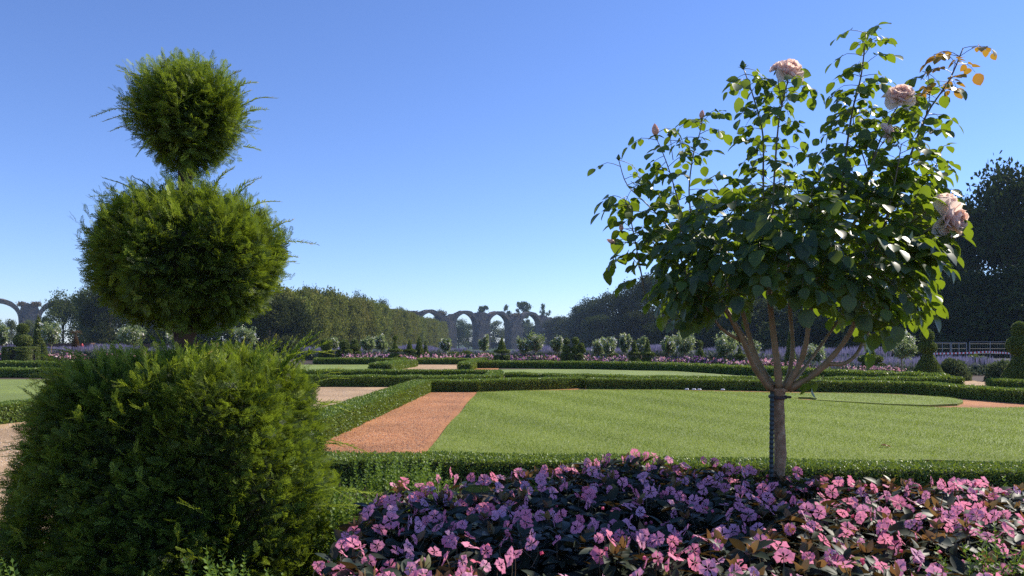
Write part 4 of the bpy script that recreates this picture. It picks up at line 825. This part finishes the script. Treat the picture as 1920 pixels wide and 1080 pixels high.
# ------------------------------------------------------------------ the standard rose
RX, RD = 1.215, 3.4; RG0 = P3(1460, 735, RD)
rose = thing('standard_rose', (RX, RD, 0), 'tall standard rose with thick brown stem and shell pink blooms at right foreground', 'rose tree')
b = B(); cv = curve([(1.225, RD, 0), (1.228, RD, .2), (1.212, RD+.01, .45), (1.222, RD, .62), (1.215, RD, .82), tuple(RG0+[0, 0, -.02]), tuple(RG0+[0, 0, .02])], 30)
rr = .86*np.array([.034]*4+[.030, .032, .029, .031, .030, .029, .032, .0335, .030, .029, .030, .031, .030, .029, .029, .030, .0295, .029, .029, .030, .031, .032, .034, .042, .048, .038]); tube(b, cv, rr, 14, rough=.035)
b.build('trunk', M_bark, rose, smooth=True)
def px(l): return [P3(u, v, RD+d_) for u, v, d_ in l]
canes = [  # (points u, v, depth offset), radius start, end
 ([(1448, 728, 0), (1425, 690, .02), (1408, 640, .05), (1385, 560, .05), (1360, 470, .05)], .019, .007),
 ([(1445, 730, -.02), (1415, 690, -.08), (1398, 650, -.15), (1372, 600, -.2), (1345, 560, -.25), (1320, 500, -.3)], .017, .006),
 ([(1460, 725, -.02), (1458, 690, -.04), (1452, 640, -.05), (1445, 580, -.06), (1440, 520, -.05), (1430, 430, -.05)], .021, .009),
 ([(1470, 728, 0), (1482, 690, .05), (1486, 640, .08), (1480, 560, .1), (1478, 450, .1)], .014, .008),
 ([(1474, 728, -.02), (1500, 680, -.06), (1512, 640, -.1), (1520, 580, -.1), (1545, 480, -.1), (1580, 400, -.08)], .016, .007),
 ([(1478, 730, 0), (1520, 705, -.02), (1550, 680, -.05), (1590, 630, -.08), (1620, 560, -.1), (1655, 450, -.05)], .021, .007),
 ([(1550, 682, -.05), (1580, 682, -.04), (1605, 665, .0), (1630, 620, .05), (1680, 540, .1), (1720, 450, .1)], .012, .005),
 ([(1475, 726, .05), (1500, 700, .15), (1530, 660, .28), (1580, 590, .38), (1640, 500, .4)], .013, .005),
 ([(1452, 726, .05), (1430, 690, .15), (1400, 640, .3), (1350, 560, .4), (1290, 480, .42)], .013, .005),
 ([(1400, 645, -.12), (1360, 622, -.2), (1340, 600, -.25), (1300, 540, -.3), (1270, 470, -.2)], .009, .004),
 ([(1384, 560, .05), (1340, 500, .1), (1300, 450, .1), (1270, 430, .1)], .008, .004)]
b = B(); canep = []
for pts, r0, r1 in canes:
    cv = curve(px(pts), 22); tube(b, cv, np.linspace(r0*.88, r1*.9, 22), 9, rough=.09); canep.append(cv)
b.build('canes', M_cane, rose, smooth=True)
shoots = [
 ([(1272, 500, 0), (1240, 470, -.03), (1200, 458, -.05), (1150, 452, -.08)], .0035, 'bud', .9),
 ([(1240, 470, -.03), (1205, 440, .0), (1168, 428, .0)], .003, 'bud', .6),
 ([(1285, 470, 0), (1268, 445, 0), (1235, 405, .05), (1210, 380, .05), (1175, 345, .05), (1160, 300, .05)], .004, 'greenbud', 1.2),
 ([(1275, 450, 0), (1276, 400, -.02), (1264, 350, -.03), (1248, 300, -.05), (1228, 253, -.05)], .004, 'orange', 1.3),
 ([(1300, 440, .1), (1292, 360, .1), (1300, 290, .08), (1312, 250, .08), (1316, 222, .08)], .004, 'open', 1.3),
 ([(1262, 300, -.03), (1256, 256, -.03)], .002, 'greenbud', .2),
 ([(1432, 430, 0), (1431, 330, 0), (1430, 250, .02), (1412, 180, .02), (1394, 128, .02)], .005, 'greenbud', 1.7),
 ([(1448, 430, -.05), (1452, 330, -.05), (1460, 230, -.05), (1470, 180, -.05), (1478, 148, -.05)], .005, None, 1.7),
 ([(1466, 200, -.05), (1460, 160, -.06), (1457, 136, -.06)], .0028, None, .2),
 ([(1578, 430, -.05), (1580, 330, -.05), (1590, 260, -.03), (1600, 200, .0), (1615, 140, .02), (1624, 62, .02)], .006, None, 2.6),
 ([(1640, 470, 0), (1690, 340, 0), (1715, 270, .02), (1740, 210, .02), (1780, 150, .02), (1806, 90, .02)], .006, None, 1.7),
 ([(1730, 240, .02), (1742, 190, .03), (1741, 138, .03)], .003, 'greenbud', .9),
 ([(1610, 400, -.1), (1640, 290, -.1), (1668, 225, -.1), (1686, 196, -.1)], .005, None, .9),
 ([(1625, 400, -.15), (1640, 300, -.15), (1662, 255, -.15)], .003, None, .8),
 ([(1690, 470, -.2), (1740, 430, -.22), (1768, 420, -.22)], .005, None, .5),
 ([(1690, 430, -.1), (1740, 395, -.12), (1776, 380, -.12)], .004, None, .6),
 ([(1500, 460, .1), (1510, 380, .1), (1535, 330, .1), (1552, 285, .1)], .004, None, 1.2),
 ([(1700, 430, .1), (1740, 340, .1), (1760, 300, .1)], .004, None, 1.6), ([(1660, 420, -.2), (1680, 330, -.2), (1690, 270, -.2)], .004, None, 1.8), ([(1630, 330, .1), (1600, 220, .1), (1650, 215, .1)], .003, None, .9),
 ([(1210, 560, .0), (1200, 500, .0), (1180, 400, .0), (1170, 370, .0)], .004, None, 1.3), ([(1520, 420, 0), (1500, 370, 0), (1490, 330, 0)], .003, None, 1.4)]
b = B(); lp = []; ld = []; lr = []
for pts, r0, tip, dens in shoots:
    cv = curve(px(pts), 20); tube(b, cv, np.linspace(r0, r0*.45, 20), 6, rnd=.5)
    for k in range(int(10*dens)):            # thorns
        i = R.integers(2, 17); o = cv[i]; d = rv(1)[0]; d[2] = abs(d[2])*-.3; b.scatter((np.array([[-.25, 0, 0], [.25, 0, 0], [0, 1, -.2]]), [Q([[0, 1, 2]])]), o[None], frames(d[None], np.array([[0, 0, 1.]])), np.array([.011]))
    n = int(8*dens*np.linalg.norm(cv[-1]-cv[0])/.35)+2
    for k in range(n):
        t = 1-(k+.3*R.random())/n*.96; i = min(19, int(t*19.5)); a = k*2.4+R.random(); out = np.array([math.cos(a), math.sin(a)*.8, .35]); lp.append(cv[i]); ld.append(out); lr.append(.95 if pts[-1][0] == 1806 and t > .66 else .35+.4*R.random())
b.build('shoots', M_canegreen, rose, smooth=True)
# crown leaves: compound leaves filling a rounded crown with a lumpy outline
outl = [(1225, 600), (1228, 500), (1245, 455), (1272, 430), (1300, 380), (1340, 335), (1400, 345), (1440, 350), (1480, 330), (1530, 300), (1580, 285), (1640, 300), (1690, 290), (1735, 300), (1760, 340), (1765, 400), (1775, 470), (1785, 510), (1760, 540), (1745, 600), (1730, 630), (1690, 600), (1660, 640), (1620, 650), (1590, 615), (1540, 600), (1500, 570), (1450, 555), (1420, 580), (1370, 600), (1300, 625), (1265, 600), (1240, 590)]
NL = 0
cand = np.column_stack([1190+610*R.random(9000), 280+380*R.random(9000)]); ins = clipmask(cand, outl); cand = cand[ins]; w_ = np.clip((cand[:, 1]-320)/90, .05, 1); cand = cand[R.random(len(cand)) < w_][:700]
cand = np.column_stack([1488+(cand[:, 0]-1488)*.93, 452+(cand[:, 1]-470)*.91]); e_ = ((cand[:, 0]-1485)/310)**2+((cand[:, 1]-470)/200)**2; dz = np.sqrt(np.clip(1.08-e_, .03, 1))*.56*np.sign(R.random(len(cand))-.5)*R.random(len(cand))**.45
for (u, v), q in zip(cand, dz):
    p = P3(u, v, RD+q*.9); ctr = np.array([RX+.05, RD, 1.50]); out = unit(p-ctr); lp.append(p-out*.05); ld.append(out+[0, 0, .15]); lr.append(.05+.55*R.random())
lp, ld, lr = np.array(lp), np.array(ld), np.array(lr)
b = B(); br = B(); st = B(); fol_pts = []
v_up = lambda p: p[2] > CAM_H+(640-330)/F*RD
for p, d, r_ in zip(lp, ld, lr):
    d = unit(d+rv(1, .35)[0]); L = .10+.045*R.random(); droop = np.array([0, 0, -1.]); red = r_ > .9
    tipp = p+d*L+droop*L*.35; mid_ = p+d*L*.55; cv = curve([p, mid_, tipp], 5); tube(st, cv, [.0016, .0014, .0012, .001, .0008], 4)
    ax = unit(tipp-mid_); sd_ = unit(np.cross(ax, [0, 0, 1.])+rv(1, .15)[0]); S = ((.045+.022*R.random()) if v_up(p) else (.052+.026*R.random()))*(.85 if red else 1)
    nrm = unit(np.cross(sd_, ax)); nrm = nrm if nrm[2] > -.2 else -nrm
    items = [(tipp, ax+droop*.5, S), (cv[3], ax*.35+sd_+droop*.35, S*.86), (cv[3], ax*.35-sd_+droop*.35, S*.86)]
    if R.random() < .8: items += [(cv[2], ax*.2+sd_+droop*.35, S*.68), (cv[2], ax*.2-sd_+droop*.35, S*.68)]
    for o, dd, s_ in items:
        dd = unit(dd+rv(1, .22)[0])[None]; nn = (nrm+np.array([0, 0, .25])+rv(1, .38)[0])[None]
        (br if red else b).scatter(T_rose, o[None]+dd*.006, frames(dd, nn), np.array([s_*(.85+.3*R.random())]), np.array([np.clip(r_+.15*R.normal(), 0, 1)]))
b.build('foliage', M_rose, rose, smooth=True)
o = br.build('young_leaves', M_rosered, rose, smooth=True); o['label'] = 'reddish young leaves at the tip of the tallest right shoot'
o = st.build('leaf_stalks', M_canegreen, rose)
# shell pink blooms
def petal_grid(w_, l, cup, curl, n=6):
    V = []; 
    for i in range(n):
        t = i/(n-1)
        for j in range(n):
            s_ = (j/(n-1)-.5)*2; wd = w_*(.28+.72*math.sin(PI*min(.62, t*.66)))*(1 if t < .8 else 1-(t-.8)*1.1)
            y = l*t*(1-.06*s_*s_*t); V.append([s_*wd*.5, y, cup*(s_*s_)*wd*.9+curl*t*t*t*l+.03*l*math.sin(s_*5)*t])
    f = [[i*n+j, i*n+j+1, (i+1)*n+j+1, (i+1)*n+j] for i in range(n-1) for j in range(n-1)]; return (np.array(V), [Q(f)])
def bloom(u, v, D, diam, face, openness, mat=None, label=None, name='bloom'):
    c = P3(u, v, D); face = unit(np.array(face, float)); b = B(); M0 = frames(np.cross(face, [0.3, .2, 1.])[None], face[None])[0]   # local z = facing
    for ring, (cnt, tilt, l, w_, cup, curl) in enumerate([(5, 14*openness, .50, .55, .35, -.30*openness), (6, 30-6*openness, .46, .50, .45, -.08), (6, 52-10*openness, .40, .42, .6, .10), (6, 68, .32, .32, .8, .12), (5, 80, .25, .24, .9, .1)]):
        for k in range(cnt):
            a = k*2*PI/cnt+ring*.7+R.normal()*.10; t = math.radians(tilt+R.normal()*6); rad = np.array([math.cos(a), math.sin(a), 0])
            d = rad*math.cos(t)+np.array([0, 0, 1])*math.sin(t); nn = -rad*math.sin(t)+np.array([0, 0, 1])*math.cos(t)
            T = petal_grid(w_*diam, l*diam, cup, curl); fr = frames(d[None], nn[None])[0]; base = rad*.03*diam+np.array([0, 0, -.16*diam+.02*ring*diam])
            V = (T[0]@fr.T+base)@M0.T+c; b.add(V, T[1], np.clip(.85-.17*ring+.1*R.normal(), 0, 1))
    o = b.build(name, mat or M_petal, rose, smooth=True)
    b = B()
    for k in range(5): a = k*2*PI/5; rad = np.array([math.cos(a), math.sin(a), 0]); d = rad*.8+[0, 0, -.5]; b.scatter(T_imp, (M0@(np.array([0, 0, -.17*diam])))[None]+c[None], frames((M0@d)[None], (M0@np.array([0, 0, 1.]))[None]), np.array([.028]))
    tube(b, [c-face*.28*diam, c-face*.20*diam, c-face*.15*diam], [.003, .007, .009], 7); q = b.build('sepals', M_sepal, o.parent); q.parent = o; q.location = -np.array(o.location)
    if label: o['label'] = label
    return o
bloom(1481, 133, RD-.05, .145, (.3, -.75, .6), 1.0, label='wide open pink bloom on the tall left shoot')
bloom(1456, 127, RD-.04, .062, (-.3, -.3, .9), .2, label='half open small bloom beside the top left one')
bloom(1688, 180, RD-.10, .14, (-.1, -.75, .6), .9, label='pink bloom below the tallest right shoot')
bloom(1664, 246, RD-.14, .085, (.6, -.5, .4), .6, label='pale fading bloom among the right leaves')
bloom(1784, 412, RD-.22, .18, (.55, -.8, -.1), .8, label='largest pink bloom at the right side of the crown')
bloom(1779, 378, RD-.16, .10, (.6, -.2, .6), .4, label='smaller bloom just above the largest one')
bloom(1550, 268, RD+.25, .05, (0, -.5, .8), .3) if False else None
def budf(u, v, D, l, mat, lean=(0, 0, 1)):
    c = P3(u, v, D); ax = unit(np.array(lean, float)); b = B(); t = np.linspace(0, 1, 9); cv = c[None]+ax[None]*(t*l-l/2)[:, None]; tube(b, cv, l*.34*np.sin(PI*np.clip(t*.93+.05, 0, 1))**.8+.0008, 9)
    for k in range(3): a = k*2.1; e_ = np.array([math.cos(a), math.sin(a), 0]); b.scatter(T_imp, (c-ax*l*.35+e_*l*.2)[None], frames((ax*1.5+e_*.05)[None], (e_+[0, 0, .1])[None]), np.array([l*1.1]))
    o = b.build('rose_bud', mat, rose, smooth=True)
    b = B()
    for k in range(5): a = k*2*PI/5; e_ = np.array([math.cos(a), math.sin(a), 0]); b.scatter(T_imp, (c-ax*l*.5)[None], frames((ax*(.9 if mat is M_sepal else -.1)+e_*.9)[None], ax[None]), np.array([l*.9]))
    q = b.build('sepals', M_sepal, rose); q.parent = o; q.location = -np.array(o.location)
budf(1229, 245, RD-.05, .045, M_bud, (-.1, 0, 1)); budf(1316, 216, RD+.08, .034, M_bud, (.1, 0, 1)); budf(1256, 252, RD-.03, .026, M_sepal); budf(1160, 296, RD+.05, .024, M_sepal); budf(1393, 123, RD+.02, .034, M_sepal, (-.1, 0, 1))
budf(1741, 132, RD+.03, .036, M_sepal, (.1, 0, 1)); budf(1165, 427, RD, .030, M_bud); budf(1147, 453, RD-.08, .030, M_bud, (-.8, 0, .4)); budf(1500, 300, RD+.1, .02, M_sepal)
# stake and tie
sp = P3(1446, 740, RD-.03); b = B(); cv = curve([(sp[0]-.004, sp[1], 0), (sp[0]+.0, sp[1], .5), tuple(sp+[.004, 0, .015])], 80); tube(b, cv, .0085+.0022*(np.arange(80) % 2), 10)
tag(b.build('plant_stake', M_stake, smooth=False), 'dark ribbed plastic stake tied to the rose trunk in the foreground', 'plant stake')
b = B(); zt = CAM_H-(744-VH)/F*RD; a = np.linspace(0, 2*PI, 26); rr = .031
tube(b, np.column_stack([RX+.0+rr*1.15*np.cos(a)-.004, RD+rr*np.sin(a), zt+.004*np.sin(a)]), .0075, 7); tube(b, np.column_stack([RX+.040+.006*np.cos(a), RD-.02+.008*np.sin(a), np.full(26, zt)]), .005, 5)
b.build('tie', M_tie, rose)
# low leaves sprouting below the fork
b = B()
for k in range(7): p = P3(1525+R.normal()*10, 716+R.normal()*6, RD-.05); b.scatter(T_rose, p[None], frames(rv(1)*[1, .4, .5]-[0, 0, .6], rv(1)+[0, -.5, .8]), np.array([.05]), np.array([.7+.3*R.random()]))
b.scatter(T_rose, np.array([P3(1512, 716, RD-.05)]), frames(np.array([[.8, 0, .1]]), np.array([[0, 0, 1.]])), np.array([.045]), np.array([.8])); b.build('low_sprout', M_rose, rose, smooth=True)

# ------------------------------------------------------------------ impatiens bed
def bed_back(x): return np.interp(x, [-.6, -.4, 0, .55, 1.2, 2.2, 3.2], [3.15, 3.35, 3.6, 3.72, 3.50, 3.30, 3.2])
def bed_h(x, y):
    z = .50+.06*np.exp(-((x-.6)/.5)**2-((y-3.5)/.4)**2)+.022*np.sin(x*6.1+y*3)*np.cos(y*5.3-x*2)+.012*np.sin(x*15)*np.sin(y*13+1)
    return z*np.clip((x+.66)/.13, 0, 1)**.5*np.clip((bed_back(x)+.05-y)/.12, 0, 1)**.4*np.clip((y-1.45)/.15, 0, 1)**.4
imp = thing('flower_bed', (1.0, 2.6, 0), 'dense foreground bed of pink impatiens with dark bronze leaves around the rose trunk', 'flower bed')
b = B(); xs = np.linspace(-.58, 3.45, 78); V = []
ny = 40
for x in xs:
    yb = float(bed_back(x))-.06
    for y in np.linspace(1.55, yb, ny): V.append([x, y, max(.02, float(bed_h(np.array(x), np.array(y)))-.16+.03*math.sin(x*31)*math.sin(y*29))])
f = np.array([[i*ny+j, (i+1)*ny+j, (i+1)*ny+j+1, i*ny+j+1] for i in range(len(xs)-1) for j in range(ny-1)]); b.add(V, f, .1)
o = b.build('stem_mass', M_core, imp); 
def bedpts(n, lo, hi):
    x = -.62+4.1*R.random(n); y = 1.5+(bed_back(x)+.02-1.5)*R.random(n); z = bed_h(x, y)
    gx = (bed_h(x+.02, y)-bed_h(x-.02, y))/.04; gy = (bed_h(x, y+.02)-bed_h(x, y-.02))/.04; N3 = unit(np.column_stack([-gx*.5, -gy*.5, np.ones(n)]))
    return np.column_stack([x, y, np.maximum(.02, z+lo+(hi-lo)*R.random(n))]), N3
b = B()
nw = 2580; pw, N3 = bedpts(nw, -.13, .015)                # whorls of leaves
for k in range(7):
    a = k*2*PI/7+R.random(nw)*1.0; d = np.column_stack([np.cos(a), np.sin(a), -.15+.35*R.normal(size=nw)])+N3*.35; b.scatter(T_imp, pw+d*.008, frames(d, N3+rv(nw, .35)), .045+.036*R.random(nw), np.clip(.35+.3*R.normal(size=nw), 0, 1))
# hanging skirt leaves on the near and left edge
b.build('foliage', M_imp, imp, smooth=True)
b = B(); nw = 260; pw, N3 = bedpts(nw, .0, .03)
for k in range(4): a = k*PI/2+R.random(nw)*1.5; d = np.column_stack([np.cos(a)*.6, np.sin(a)*.6, .8+.3*R.normal(size=nw)]); b.scatter(T_imp, pw, frames(d, rv(nw)), .028+.022*R.random(nw), R.random(nw))
b.build('young_tips', M_impyoung, imp, smooth=True)
nf = 1450; pf, N3 = bedpts(nf, .012, .045); pf = pf[np.argsort(pf[:, 1]-.2*R.random(nf))]
keep = []
for i, p in enumerate(pf):               # no two blossoms in the same spot
    if all(np.linalg.norm(p-pf[j]) > .034 for j in keep[-160:]): keep.append(i)
pf = pf[keep]; nf = len(pf); face = np.column_stack([R.normal(size=nf)*.7+.2, -.60+R.normal(size=nf)*.6, .55+.3*R.normal(size=nf)]); spin = rv(nf)
sz = .040+.028*R.random(nf); colr = np.clip(R.random(nf), 0, 1); M = frames(spin, face)
vis = (np.abs(pf[:, 0]/pf[:, 1]) < .69) & ((CAM_H-pf[:, 2])/pf[:, 1] < .315); order = np.argsort(np.where(vis, 0, 9)+pf[:, 1])[:100]; rest = np.setdiff1d(np.arange(nf), order)
sto = B()
for i in range(nf): sto_c = curve([pf[i]-[0, 0, .07], pf[i]-face[i]*.02-[0, 0, .02], pf[i]-face[i]*.003], 4); tube(sto, sto_c, .0013, 4)
o = sto.build('flower_stalks', M_canegreen, imp); o['kind'] = 'stuff'
for i in order:
    b = B(); b.scatter(T_fls[i % 6], pf[i][None], frames(spin[i][None], face[i][None]), np.array([sz[i]]), np.array([colr[i]])); b.build('blossom', M_impfl, imp)
b = B()
for t in range(6): q = rest[rest % 6 == t]; b.scatter(T_fls[t], pf[q], M[q], sz[q], colr[q])
pb_, N3 = bedpts(260, .0, .03); b.scatter((np.array([[0, 0, -.4], [.4, 0, 0], [0, .4, 0], [-.4, 0, 0], [0, -.4, 0], [0, 0, .6]]), [Q([[0, 2, 1], [0, 3, 2], [0, 4, 3], [0, 1, 4], [5, 1, 2], [5, 2, 3], [5, 3, 4], [5, 4, 1]])]), pb_, frames(rv(260), rv(260)), .018, .8+.2*R.random(260))
o = b.build('blossoms', M_impfl, imp); o['kind'] = 'stuff'

# ------------------------------------------------------------------ loose box plants in the foreground
def boxplant(x0, x1, y0, y1, z, n, label, name='box_plant', low=.10):
    r = thing(name, ((x0+x1)/2, (y0+y1)/2, 0), label, 'box plant', 'unclipped box plants in the foreground'); b = B()
    x = x0+(x1-x0)*R.random(n); y = y0+(y1-y0)*R.random(n); zz = z*(.90+.12*np.sin(x*9+y*7)); e_ = np.minimum(1, .55+np.minimum(np.minimum(x-x0, x1-x), np.minimum(y-y0, y1-y))*5)
    h = .10+.07*R.random(n); p = np.column_stack([x, y, zz*e_-h+.03*R.normal(size=n)]); b.scatter(T_bs, p, frames(np.array([0, 0, 1.])+rv(n, .28), rv(n)), h, np.clip(.5+.3*R.normal(size=n), 0, 1))
    m = n*3; x = x0+(x1-x0)*R.random(m); y = y0+(y1-y0)*R.random(m); p = np.column_stack([x, y, z*.85*R.random(m)**.6]); b.scatter(T_leaf2, p, frames(rv(m)+[0, -.4, .3], rv(m)), .022, R.random(m)*.5); b.build('foliage', M_boxfresh, r)
    b = B()
    for k in range(14): x, y = x0+(x1-x0)*R.random(), y0+(y1-y0)*R.random(); tube(b, [(x, y, 0), (x+.02*R.normal(), y, z*.5), (x+.03*R.normal(), y, z*.85)], [.006, .004, .002], 5)
    b.build('stems', M_tbark, r)
boxplant(-1.75, -.62, 1.98, 2.32, .50, 300, 'row of dark box shoots along the bottom edge in front of the big yew')
boxplant(-.74, -.40, 2.0, 2.5, .40, 110, 'small dark box clump between the yew base and the pink flowers at the bottom')
boxplant(-.86, -.24, 3.0, 3.85, .56, 480, 'bright green box plant between the yew base and the pink flower bed')
boxplant(1.12, 1.9, 1.92, 2.2, .575, 200, 'light green box shoots in front of the pink flowers at the bottom right corner')
boxplant(2.02, 2.35, 3.25, 3.5, .55, 70, 'light green box clump behind the pink flowers at the right edge')

# ------------------------------------------------------------------ haze over the whole place
bm_v = [(-905, -25, -5.5), (905, -25, -5.5), (905, 1305, -5.5), (-905, 1305, -5.5), (-905, -25, 34), (905, -25, 34), (905, 1305, 34), (-905, 1305, 34)]
b = B(); b.add(bm_v, np.array([[3, 2, 1, 0], [4, 5, 6, 7], [0, 1, 5, 4], [1, 2, 6, 5], [2, 3, 7, 6], [3, 0, 4, 7]]))
hm = bpy.data.materials.new('haze'); hm.use_nodes = True; hm.node_tree.nodes.clear(); ho = hm.node_tree.nodes.new('ShaderNodeOutputMaterial'); hv = hm.node_tree.nodes.new('ShaderNodeVolumePrincipled')
hv.inputs['Density'].default_value = .00022; hv.inputs['Color'].default_value = (.55, .72, 1, 1); hv.inputs['Anisotropy'].default_value = .0; hm.node_tree.links.new(hv.outputs[0], ho.inputs['Volume'])
tag(b.build('haze', hm), 'thin bluish haze in the air over the garden', None, None, 'stuff')
